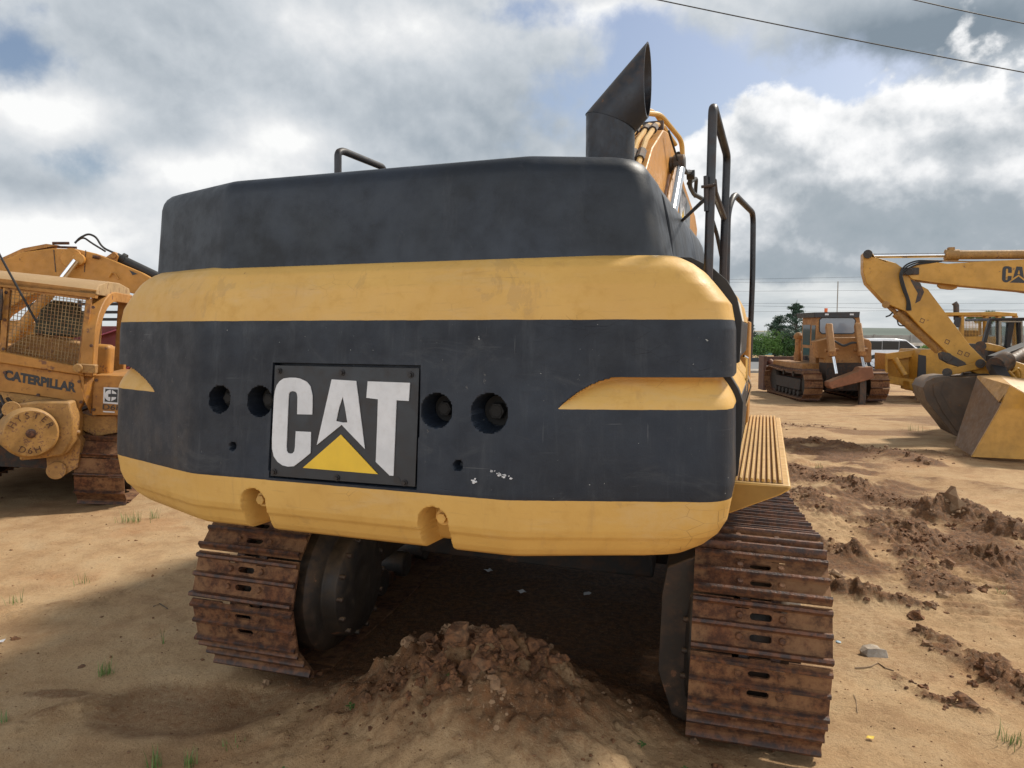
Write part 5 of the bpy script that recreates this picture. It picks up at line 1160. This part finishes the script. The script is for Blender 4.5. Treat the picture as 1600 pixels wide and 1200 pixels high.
b = MB(); b.tube([lq(1571, 575, 2.1), lq(1586, 590, 2.1), lq(1592, 600, 2.1)], .03); b.tube([lq(1580, 582, 2.1), lq(1592, 574, 2.1), lq(1597, 584, 2.1), lq(1594, 598, 2.1)], .02, rad=.1); b.build('hydraulic_pipe', 'deep_yellow', ld)
for px in (1680, 1860):
    b = MB(); c = hit(LM, px, 640, 1, 2.2); b.lathe((c.x, 1.9, .55), (0, 1, 0), [(.25, 0), (.5, .02), (.55, .1), (.55, .35), (.5, .42), (.25, .42)], 30); b.build('wheel', 'black', ld)

# ================================================================ ROADSIDE
def strip(name, x0, x1, y0, y1, z, mt, th=.03):
    b = MB(); b.box(x0, x1, y0, y1, z-th, z); o = b.build(name, mt); tag(o, kind='structure'); return o
strip('road', -220, 220, 41, 50.5, -.30, 'asphalt'); 
b = MB(); random.seed(3)
b.box(-220, 220, 39.2, 41, -.7, -.27); o = b.build('verge', 'concrete'); tag(o, kind='structure')
b = MB(); k = 0; x = -30.0
for i in range(64):
    b.cur = i % 2; b.box(x, x+1.95, 50.6, 50.85, -.35, -.02, tx=1, ty=.8); x += 2.0
o = b.build('kerb', [plain('white_kerb_paint', (.5, .5, .48), .8), plain('black_kerb_paint', (.04, .045, .05), .8)], smooth=0); tag(o, kind='structure')
strip('road', -220, 220, 51, 56, -.29, 'asphalt')
# boundary wall on the right, with its white rail and dark blue band
b = MB(); a_ = Wd(1362, 540, 62); x0_ = a_.x; b.box(x0_-3, x0_+60, 62, 62.25, -.4, 1.42); 
for i in range(20): b.box(x0_-3+i*3.1, x0_-2.85+i*3.1, 61.9, 62, -.4, 1.5)
wl_ = b.build('boundary_wall', 'concrete'); tag(wl_, 'long grey block boundary wall across the road beyond the white car', 'wall')
b = MB(); b.box(x0_-3, x0_+60, 61.2, 61.35, .55, .80); gr = b.build('guard_rail', 'cream'); tag(gr, 'white horizontal guard rail in front of the grey boundary wall', 'guard rail')
b = MB(); b.box(x0_-3, x0_+60, 61.5, 61.6, -.4, .52); o = b.build('hoarding', 'blueband'); tag(o, 'dark blue low hoarding below the white guard rail', 'hoarding')
b = MB(); b.box(-40, 26, 66, 66.2, -.4, .75); o = b.build('painted_fence', plain('teal_sheet', (.16, .33, .30))); tag(o, 'low teal painted fence behind the green roadside bushes', 'fence')
# far low hill
b = MB(); hx = np.linspace(-260, 260, 521); hv = []
for x in hx: hv.append((x, 120, 1.32+.9*float(fbm(np.array([x]), np.array([3.0]), .03, 3, 5)[0])+.9*float(fbm(np.array([x]), np.array([9.0]), .5, 4, 6)[0])))
v = [(x, 112, -3) for x, _, _ in hv] + hv + [(x, 190, z+.45) for x, _, z in hv]; n_ = len(hv)
b.add(v, [(i, i+1, n_+i+1, n_+i) for i in range(n_-1)] + [(n_+i, n_+i+1, 2*n_+i+1, 2*n_+i) for i in range(n_-1)]); o = b.build('hill', plain('distant_scrub', (.12, .145, .125), .95)); tag(o, kind='structure')

# ---- foliage
def leaf_fn(c0, c1):
    def fn(n, p):
        oi = n.n('ShaderNodeNewGeometry'); a = n.noise(oi.outputs['Position'], 2.2, 5, .6)
        r = n.n('ShaderNodeAttribute', attribute_name='tint').outputs['Fac']
        P(n, p, Base_Color=n.mix(n.m('ADD', n.m('MULTIPLY', r, .6), n.m('MULTIPLY', a, .4), clamp=True), c0, c1), Roughness=.55)
        p.inputs['Transmission Weight'].default_value = 0; p.inputs['Subsurface Weight'].default_value = 0
    return fn
M['leaf_dark'] = mat('dark_foliage', leaf_fn((.022, .050, .030), (.055, .105, .060)))
M['leaf_bright'] = mat('bright_foliage', leaf_fn((.05, .12, .025), (.19, .33, .06)))
M['leaf_mid'] = mat('mid_foliage', leaf_fn((.035, .085, .025), (.11, .21, .05)))
M['grass'] = mat('grass_blade', leaf_fn((.06, .13, .03), (.19, .28, .07)))
M['bark'] = paint('bark', (.09, .07, .055), .9, 0, .1, 3)
def leaves(centers, size, elong=1.6, mt='leaf_dark', parent=None, name='crown', up=.3):
    n = len(centers); c = np.array(centers); d = rng.normal(size=(n, 3)); d[:, 2] = d[:, 2]*.6+up; d /= np.linalg.norm(d, axis=1)[:, None]
    t = rng.normal(size=(n, 3)); t -= (t*d).sum(1)[:, None]*d; t /= np.linalg.norm(t, axis=1)[:, None]; u = np.cross(d, t)
    s = (size*(.6+.8*rng.random(n)))[:, None]
    v = np.stack([c-t*s*elong, c+u*s*.5, c+t*s*elong, c-u*s*.5], 1).reshape(-1, 3)
    me = bpy.data.meshes.new(name); me.from_pydata(v.tolist(), [], [(4*i, 4*i+1, 4*i+2, 4*i+3) for i in range(n)]); me.update()
    at = me.attributes.new('tint', 'FLOAT', 'POINT'); at.data.foreach_set('value', np.repeat(rng.random(n), 4).astype(np.float32))
    me.materials.append(M[mt]); o = bpy.data.objects.new(name, me); COL.objects.link(o); o.parent = parent; return o
def tier_tree(px, py_base, d, H_, W_, label, grp=None, n=7000, mt='leaf_dark'):
    q = Wd(px, py_base, d); z0 = -.3; root = empty('tree', frame(q.x, d, z0)); tag(root, label, 'tree', grp)
    b = MB(); b.tube([(0, 0, 0), (.04, 0, H_*.4), (-.03, .02, H_*.75), (0, 0, H_)], .1, rs=[.14, .10, .05, .01]); cs = []
    for k in range(26):
        h = H_*(.10+.80*(k/25)); R_ = W_/2*(1-(k/25)**1.1)*random.uniform(.35, 1.1)+.12; a = k*2.4+random.uniform(-.6, .6)
        e = Vector((math.cos(a)*R_, math.sin(a)*R_, h+R_*random.uniform(.15, .6))); s_ = Vector((0, 0, h)); b.tube([s_, s_.lerp(e, .5)+Vector((0, 0, .05)), e], .03, n=5, rs=[.04, .025, .008])
        for i in range(int(n/26)):
            t = random.random()**.7; pnt = s_.lerp(e, t); sp = .10+.34*(1-t)*R_*.6
            cs.append((pnt.x+random.gauss(0, sp), pnt.y+random.gauss(0, sp), pnt.z+abs(random.gauss(0, .05))+random.gauss(0, .035)))
    b.build('trunk', 'bark', root); leaves(cs, .05, 1.8, mt, root, 'crown'); return root
tier_tree(1243, 552, 57, 4.5, 6.4, 'tall dark tiered tree behind the cab of the ripper bulldozer')
tier_tree(1214, 552, 58.5, 3.4, 4.4, 'lower spreading dark tree between the grab rail and the taller tiered tree', n=4500)
tier_tree(1168, 552, 58, 3.0, 2.6, 'small dark tree whose branch tips show beside the black grab rail', n=3000)
def bush(px, py, d, W_, H_, label, grp, n=2600, mt='leaf_bright'):
    q = Wd(px, py, d); root = empty('bush', frame(q.x, d, -.3)); tag(root, label, 'bush', grp); cs = []
    b = MB()
    for k in range(9):
        cx_, cy_, cz_ = random.uniform(-.42, .42)*W_, random.uniform(-.4, .4), random.uniform(.25, .8)*H_; r_ = random.uniform(.16, .3)*H_
        b.tube([(0, 0, 0), (cx_*.5, cy_*.5, cz_*.6), (cx_, cy_, cz_)], .02, n=5)
        for i in range(n//9):
            v = Vector((random.gauss(0, 1), random.gauss(0, 1), random.gauss(0, 1))).normalized()*r_*random.uniform(.6, 1.15); cs.append((cx_+v.x*1.2, cy_+v.y, max(.05, cz_+v.z)))
    b.build('stem', 'bark', root); leaves(cs, .055, 1.3, mt, root, 'foliage')
for i, (px, W_, H_, mt) in enumerate(((1172, 1.8, 1.6, 'leaf_mid'), (1192, 2.0, 1.9, 'leaf_bright'), (1210, 1.7, 2.2, 'leaf_bright'), (1228, 1.8, 1.5, 'leaf_mid'), (1246, 1.6, 1.7, 'leaf_bright'), (1262, 1.6, 1.5, 'leaf_bright'), (1455, 2, 1.1, 'leaf_bright'))):
    lab = ['dull green bush next to the black grab rail, first of the roadside row', 'bright green bush, second of the roadside row from the grab rail', 'tallest bright green bush of the roadside row under the dark tree', 'dull green bush of the roadside row to the side of the tallest one', 'bright green bush near the air cleaner of the ripper bulldozer', 'bright green bush hidden behind the cab of the ripper bulldozer', 'small green bush by the hoarding beyond the white car'][i]
    bush(px, 560, 56.5+i*.2, W_, H_, lab, 'roadside bushes', mt=mt)
def palm(px, py, d, label):
    q = Wd(px, py, d); root = empty('palm_tree', frame(q.x, d, -.4)); tag(root, label, 'palm tree', 'palms beyond the machines'); H_ = q.z+.4
    b = MB(); b.tube([(0, 0, 0), (.1, 0, H_*.5), (0, 0, H_)], .14, rs=[.2, .15, .12]); b.build('trunk', 'bark', root); cs = []
    b = MB()
    for k in range(13):
        a = k*2*math.pi/13+random.uniform(-.2, .2); L_ = random.uniform(1.1, 1.5); lift = random.uniform(.1, .9)
        pt_ = lambda t: Vector((math.cos(a)*L_*t, math.sin(a)*L_*t, H_+lift*t-1.1*t*t)); b.tube([pt_(t/5) for t in range(6)], .02, n=4)
        for i in range(120): t = random.uniform(.12, 1); v = pt_(t); cs.append((v.x+random.gauss(0, .06), v.y+random.gauss(0, .06), v.z-abs(random.gauss(0, .10))))
    leaves(cs, .10, 1.8, 'leaf_mid', root, 'frond')
    bpy.data.objects
    b.build('frond_stem', 'bark', root)
palm(1547, 489, 75, 'taller palm showing above the canopy roof of the grille bulldozer'); palm(1531, 492, 80, 'lower palm just to the side of the taller one above the canopy roof')

# ---- poles and wires
b = MB(); q = Wd(1305.5, 560, 70); b.tube([(q.x, 70, -.4), (q.x, 70, 6.42)], .05, n=8); o = b.build('utility_pole', 'concrete'); tag(o, 'thin distant pole rising above the ripper bulldozer', 'pole')
def wire(p0, p1, d0, d1, r, label, grp, sag=.0):
    a, c = Wd(*p0, d0), Wd(*p1, d1); dv = c-a; a2, c2 = a-dv*.6, c+dv*.6
    b = MB(); b.tube([a2.lerp(c2, t/40)-Vector((0, 0, sag*(1-(2*t/40-1)**2)))+Vector((0, 0, sag*.9)) for t in range(41)], r, n=6); o = b.build('power_line', 'black'); tag(o, label, 'power line', grp)
wire((1025, 0), (1600, 114), 16, 16.5, .012, 'black cable crossing the whole upper right of the sky', 'cables overhead', .12)
wire((1428, 0), (1600, 37), 16.5, 16.8, .012, 'black cable cutting the top corner of the sky, upper of the two near ones', 'cables overhead', .05)
for i, (y0_, y1_) in enumerate(((436, 428), (441, 440), (455, 452), (474, 474), (478, 486), (487, 484))):
    wire((1180, y0_), (1600, y1_), 90, 90, .013, ['highest', 'second highest', 'third highest', 'fourth highest', 'fifth highest', 'lowest'][i]+' of the thin distant wires above the roadside trees', 'distant wires')
# ================================================================ SMALL THINGS ON THE GROUND
import bmesh
def ico(sub=1):
    b = bmesh.new(); bmesh.ops.create_icosphere(b, subdivisions=sub, radius=1); v = np.array([q.co[:] for q in b.verts]); f = np.array([[q.index for q in p.verts] for p in b.faces]); b.free(); return v, f
IV, IF = ico(1); IV2, IF2 = ico(2)
def clod_mesh(name, spots, mt, kind=None):
    """spots: (x, y, radius, squash)"""
    V, Fc, C = [], [], []; o = 0
    X_ = np.array([s[0] for s in spots]); Y_ = np.array([s[1] for s in spots]); H_ = terrain(X_, Y_)[0]
    for (x, y, r, sq), h in zip(spots, H_):
        base, fac = (IV2, IF2) if r > .02 else (IV, IF)
        d = base*(1+(.45 if mt == 'rock' else .95)*(rng.random((len(base), 1))-.5)); d = d @ np.array(Euler((random.random()*6, random.random()*6, random.random()*6)).to_matrix()); d = d*np.array([1, random.uniform(.7, 1.2), sq])
        V.append(d*r+np.array([x, y, h+r*sq*random.uniform(-.15, .2)])); Fc.append(fac+o); o += len(base)
    V = np.concatenate(V); Fc = np.concatenate(Fc)
    me = bpy.data.meshes.new(name); me.from_pydata(V.tolist(), [], Fc.tolist()); me.update(); me.materials.append(M[mt] if isinstance(mt, str) else mt)
    ob = bpy.data.objects.new(name, me); COL.objects.link(ob); return ob
def clod_fn(n, p):
    o = n.n('ShaderNodeNewGeometry').outputs['Position']; a = n.noise(o, 1.6, 4, .6); c = n.noise(o, 30, 6, .7)
    base = n.mix(n.ramp(c, .35, .65), (.075, .036, .018), (.22, .10, .043)); base = n.mix(n.ramp(a, .45, .65), base, n.mix(c, (.20, .12, .07), (.42, .28, .16)))
    P(n, p, Base_Color=base, Roughness=.95); bump(n, p, c, .8, .01)
M['clod'] = mat('soil_clod', clod_fn)
spots = []
for pts, wd, ht, rg, dm in RIDGES:
    if dm < .5: continue
    L_ = sum(math.hypot(b_[0]-a_[0], b_[1]-a_[1]) for a_, b_ in zip(pts[:-1], pts[1:]))
    for i in range(int(L_*120*dm)):
        k = random.randrange(len(pts)-1); t = random.random(); x = pts[k][0]*(1-t)+pts[k+1][0]*t+random.gauss(0, wd*.75); y = pts[k][1]*(1-t)+pts[k+1][1]*t+random.gauss(0, wd*.75)
        spots.append((x, y, min(.055, .0065*math.exp(random.gauss(.45, .65))), random.uniform(.55, .9)))
for i in range(1100):
    a = random.uniform(0, 2*math.pi); r = abs(random.gauss(0, .55)); x, y = MC[0]+r*math.cos(a), MC[1]+r*math.sin(a)*.9
    top = r < .45
    spots.append((x, y, min(.06, (.010 if top else .004)*math.exp(random.gauss(.3, .6))), random.uniform(.6, 1)))
for i in range(3800):
    y = 1.6+random.random()**1.3*8; x = random.uniform(-.8, .85)*y; spots.append((x, y, min(.02, .0026*math.exp(random.gauss(.3, .55))), random.uniform(.5, .9)))
cl = clod_mesh('dirt_clods', spots, 'clod'); tag(cl, 'loose clods of brown soil strewn over the heap and the churned ruts', 'soil', kind='stuff')
def stone(px, py, r, mt, label, cat='stone', sq=.7, name='stone', z=0.0):
    x, y = gpx(px, py, z); ob = clod_mesh(name, [(x, y, r, sq)], mt); 
    me = ob.data; c = Vector((x, y, 0)); me.transform(Matrix.Translation((-x, -y, 0))); ob.location = (x, y, 0); tag(ob, label, cat); return ob
random.seed(21)
stone(1366, 990, .080, 'rock', 'pale grey angular rock lying on the sand beside the near track', sq=.85)
stone(1311, 971, .020, 'plastic_blue', 'small flat blue grey pebble next to the track edge', sq=.3)
stone(1431, 935, .055, 'clod', 'round reddish brown lump of earth below the dark ridge', 'clod', .9, 'earth_lump')
stone(1486, 790, .12, 'clod', 'tall pointed dark clod on top of the muddy ridge', 'clod', 1.25, 'earth_lump')
stone(157, 948, .020, 'clod', 'small brown stone in the middle of the sand at left', sq=.6)
stone(22, 980, .030, 'clod', 'dark clod at the edge of the sand near the frame side', 'clod', .6, 'earth_lump')
stone(128, 1020, .030, 'clod', 'thin dark bark flake on the shaded sand', 'bark flake', .25, 'bark_flake')
def strand(pts, r, name, mt, label, cat):
    x0_, y0_ = gpx(*pts[0]); v = []
    for p_ in pts: x, y = gpx(*p_); v.append((x-x0_, y-y0_, g_h(x, y)+r*1.5))
    b = MB(); b.tube(v, r, n=6); o = b.build(name, mt); o.location = (x0_, y0_, 0); tag(o, label, cat)
strand([(1336, 1040), (1352, 1039), (1362, 1037), (1372, 1031), (1384, 1039), (1397, 1042)], .004, 'twig', 'twig', 'bent dry twig on the bare sand below the pale rock', 'twig')
strand([(1334, 1081), (1338, 1090), (1340, 1108)], .002, 'grass_stalk', 'twig', 'fine curved dry stalk on the sand below the bent twig', 'stalk')
strand([(240, 955), (250, 950), (262, 958)], .004, 'twig', 'bark', 'short dark twig on the sand at left', 'twig')
x, y = gpx(1360, 1150); b = MB(); b.loops([[(-.022, 0, .012), (-.008, .012, .016), (.012, .013, .012), (.022, .002, .018), (.010, -.012, .012), (-.010, -.010, .014)]], (0, 0, .0015)); o = b.build('fallen_leaf', 'leafyellow', smooth=0); o.location = (x, y, g_h(x, y)); tag(o, 'small bright yellow fallen leaf on the sand', 'leaf')
x, y = gpx(3, 1009); b = MB(); b.loops([[(-.02, 0, .01), (.02, .01, .02), (.02, -.015, .01), (-.01, -.02, .01)]], (0, 0, .002)); o = b.build('litter', 'white', smooth=0); o.location = (x, y, g_h(x, y)); tag(o, 'scrap of white litter at the frame edge on the sand', 'litter')
for i, (px, py, s_, lab) in enumerate(((815, 928, .05, 'thin curl of pale plastic film in the dark beneath the machine'), (764, 895, .05, 'flat scrap of plastic in the dark beneath the machine, farthest in'), (917, 933, .035, 'crumpled clear scrap in the dark beneath the machine'))):
    x, y = gpx(px, py); b = MB(); b.loops([[(s_*math.cos(t)*random.uniform(.6, 1.1), s_*.4*math.sin(t), .012+.01*math.sin(3*t)) for t in [k*math.pi/4 for k in range(8)]]], (0, 0, .002)); o = b.build('litter', 'white', smooth=0); o.location = (x, y, g_h(x, y)); o.rotation_euler[2] = random.uniform(0, 3); tag(o, lab, 'litter')

def tuft(px, py, n, hgt, spread, label, mt='grass', wide=.0022, flat=.5):
    x0_, y0_ = gpx(px, py); v = []; f = []; tint = []
    for i in range(n):
        a = random.uniform(0, 2*math.pi); bx, by = random.gauss(0, spread*.3), random.gauss(0, spread*.3); hz_ = g_h(x0_+bx, y0_+by); L_ = hgt*random.uniform(.5, 1.15); bend = random.uniform(.2, 1)*flat; wv = wide*random.uniform(.7, 1.4); o = len(v)
        tn = random.random()
        for k in range(6):
            t = k/5; r_ = L_*bend*t**1.6; z = L_*(t-.35*bend*t*t); w_ = wv*(1-t)**.7; cx_, cy_ = bx+math.cos(a)*r_, by+math.sin(a)*r_
            v += [(cx_-math.sin(a)*w_, cy_+math.cos(a)*w_, hz_+z), (cx_+math.sin(a)*w_, cy_-math.cos(a)*w_, hz_+z)]; tint += [tn, tn]
        f += [(o+2*k, o+2*k+1, o+2*k+3, o+2*k+2) for k in range(5)]
    me = bpy.data.meshes.new('grass_tuft'); me.from_pydata(v, [], f); me.update(); at = me.attributes.new('tint', 'FLOAT', 'POINT'); at.data.foreach_set('value', tint); me.materials.append(M[mt])
    o = bpy.data.objects.new('grass_tuft', me); COL.objects.link(o); o.location = (x0_, y0_, 0); tag(o, label, 'grass tuft', 'grass tufts'); return o
random.seed(5)
tuft(163, 1058, 38, .10, .06, 'dense green grass tuft on shaded sand, left of the dark hollow')
tuft(256, 1012, 9, .13, .02, 'sparse tuft of long grass blades near the rear of the left track')
tuft(203, 815, 60, .12, .22, 'low bright grass tuft in front of the bulldozer track')
tuft(240, 808, 26, .14, .10, 'small grass tuft just below the corner of the counterweight')
tuft(130, 912, 12, .10, .10, 'thin wiry grass on the sunlit sand below the bulldozer')
tuft(20, 945, 16, .12, .16, 'wispy dry grass at the frame side on sunlit sand')
tuft(10, 1130, 9, .09, .05, 'few dark blades at the frame side, low in the shade')
tuft(242, 1196, 26, .11, .07, 'green tuft cut by the bottom frame under the dark hollow')
tuft(298, 1192, 22, .10, .05, 'slim tuft at the bottom frame beside another')
tuft(360, 1168, 12, .05, .10, 'sparse short grass along the lower edge of the hollow')
tuft(1578, 1152, 36, .09, .10, 'green tuft at the bottom corner by the rough clods')
tuft(1280, 726, 20, .10, .10, 'sparse bright tuft between the two dark ridges')
tuft(1425, 665, 26, .18, .3, 'grass tuft on the far sand in front of the grey bucket')
tuft(1565, 925, 16, .05, .10, 'bluish low weeds at the edge of the crawler print')
def seedling(px, py, s, label, z=0.0, n=7):
    x0_, y0_ = gpx(px, py, z); h0 = g_h(x0_, y0_); v = []; f = []; tint = []
    for i in range(n):
        a = i*2.4+random.uniform(-.3, .3); L_ = s*random.uniform(.6, 1.0)*(1-.04*i); r0 = .15*s; zz = h0+.4*s+.12*s*i*.7; o = len(v); ring = []
        for k in range(10):
            t = 2*math.pi*k/10; l = r0+L_*(.5-.5*math.cos(t/1)) if False else r0+L_*(.5+.5*math.cos(t)); ww = L_*.34*math.sin(t)
            v.append((math.cos(a)*l-math.sin(a)*ww, math.sin(a)*l+math.cos(a)*ww, zz+.25*l-abs(ww)*.1+.3*(l*l)/s*-.5)); tint.append(.3+.7*random.random())
        f.append(tuple(range(o, o+10)))
    me = bpy.data.meshes.new('leaf_cluster'); me.from_pydata(v, [], f); me.update(); at = me.attributes.new('tint', 'FLOAT', 'POINT'); at.data.foreach_set('value', tint); me.materials.append(M['leaf_mid'])
    root = empty('seedling', Matrix.Translation((x0_, y0_, 0))); tag(root, label, 'weed', 'seedlings')
    o = bpy.data.objects.new('leaf_cluster', me); COL.objects.link(o); o.parent = root
    b = MB(); b.tube([(0, 0, h0-.01), (0, 0, h0+s*.9)], .0025, n=5); b.build('stem', 'grass', root)
seedling(548, 1138, .028, 'small dark green weed growing on the side of the dirt heap')
seedling(1002, 1182, .026, 'pale green seedling in front of the near track, bottom of the frame')
seedling(1072, 1196, .026, 'bright seedling cut by the bottom frame directly below the near track')
seedling(442, 1198, .034, 'broad leaved green weed cut by the bottom frame under the heap')
seedling(701, 1170, .016, 'tiny faint weed on the lower slope of the dirt heap')
seedling(1188, 1192, .022, 'narrow leaved sprout at the bottom frame below the near track')
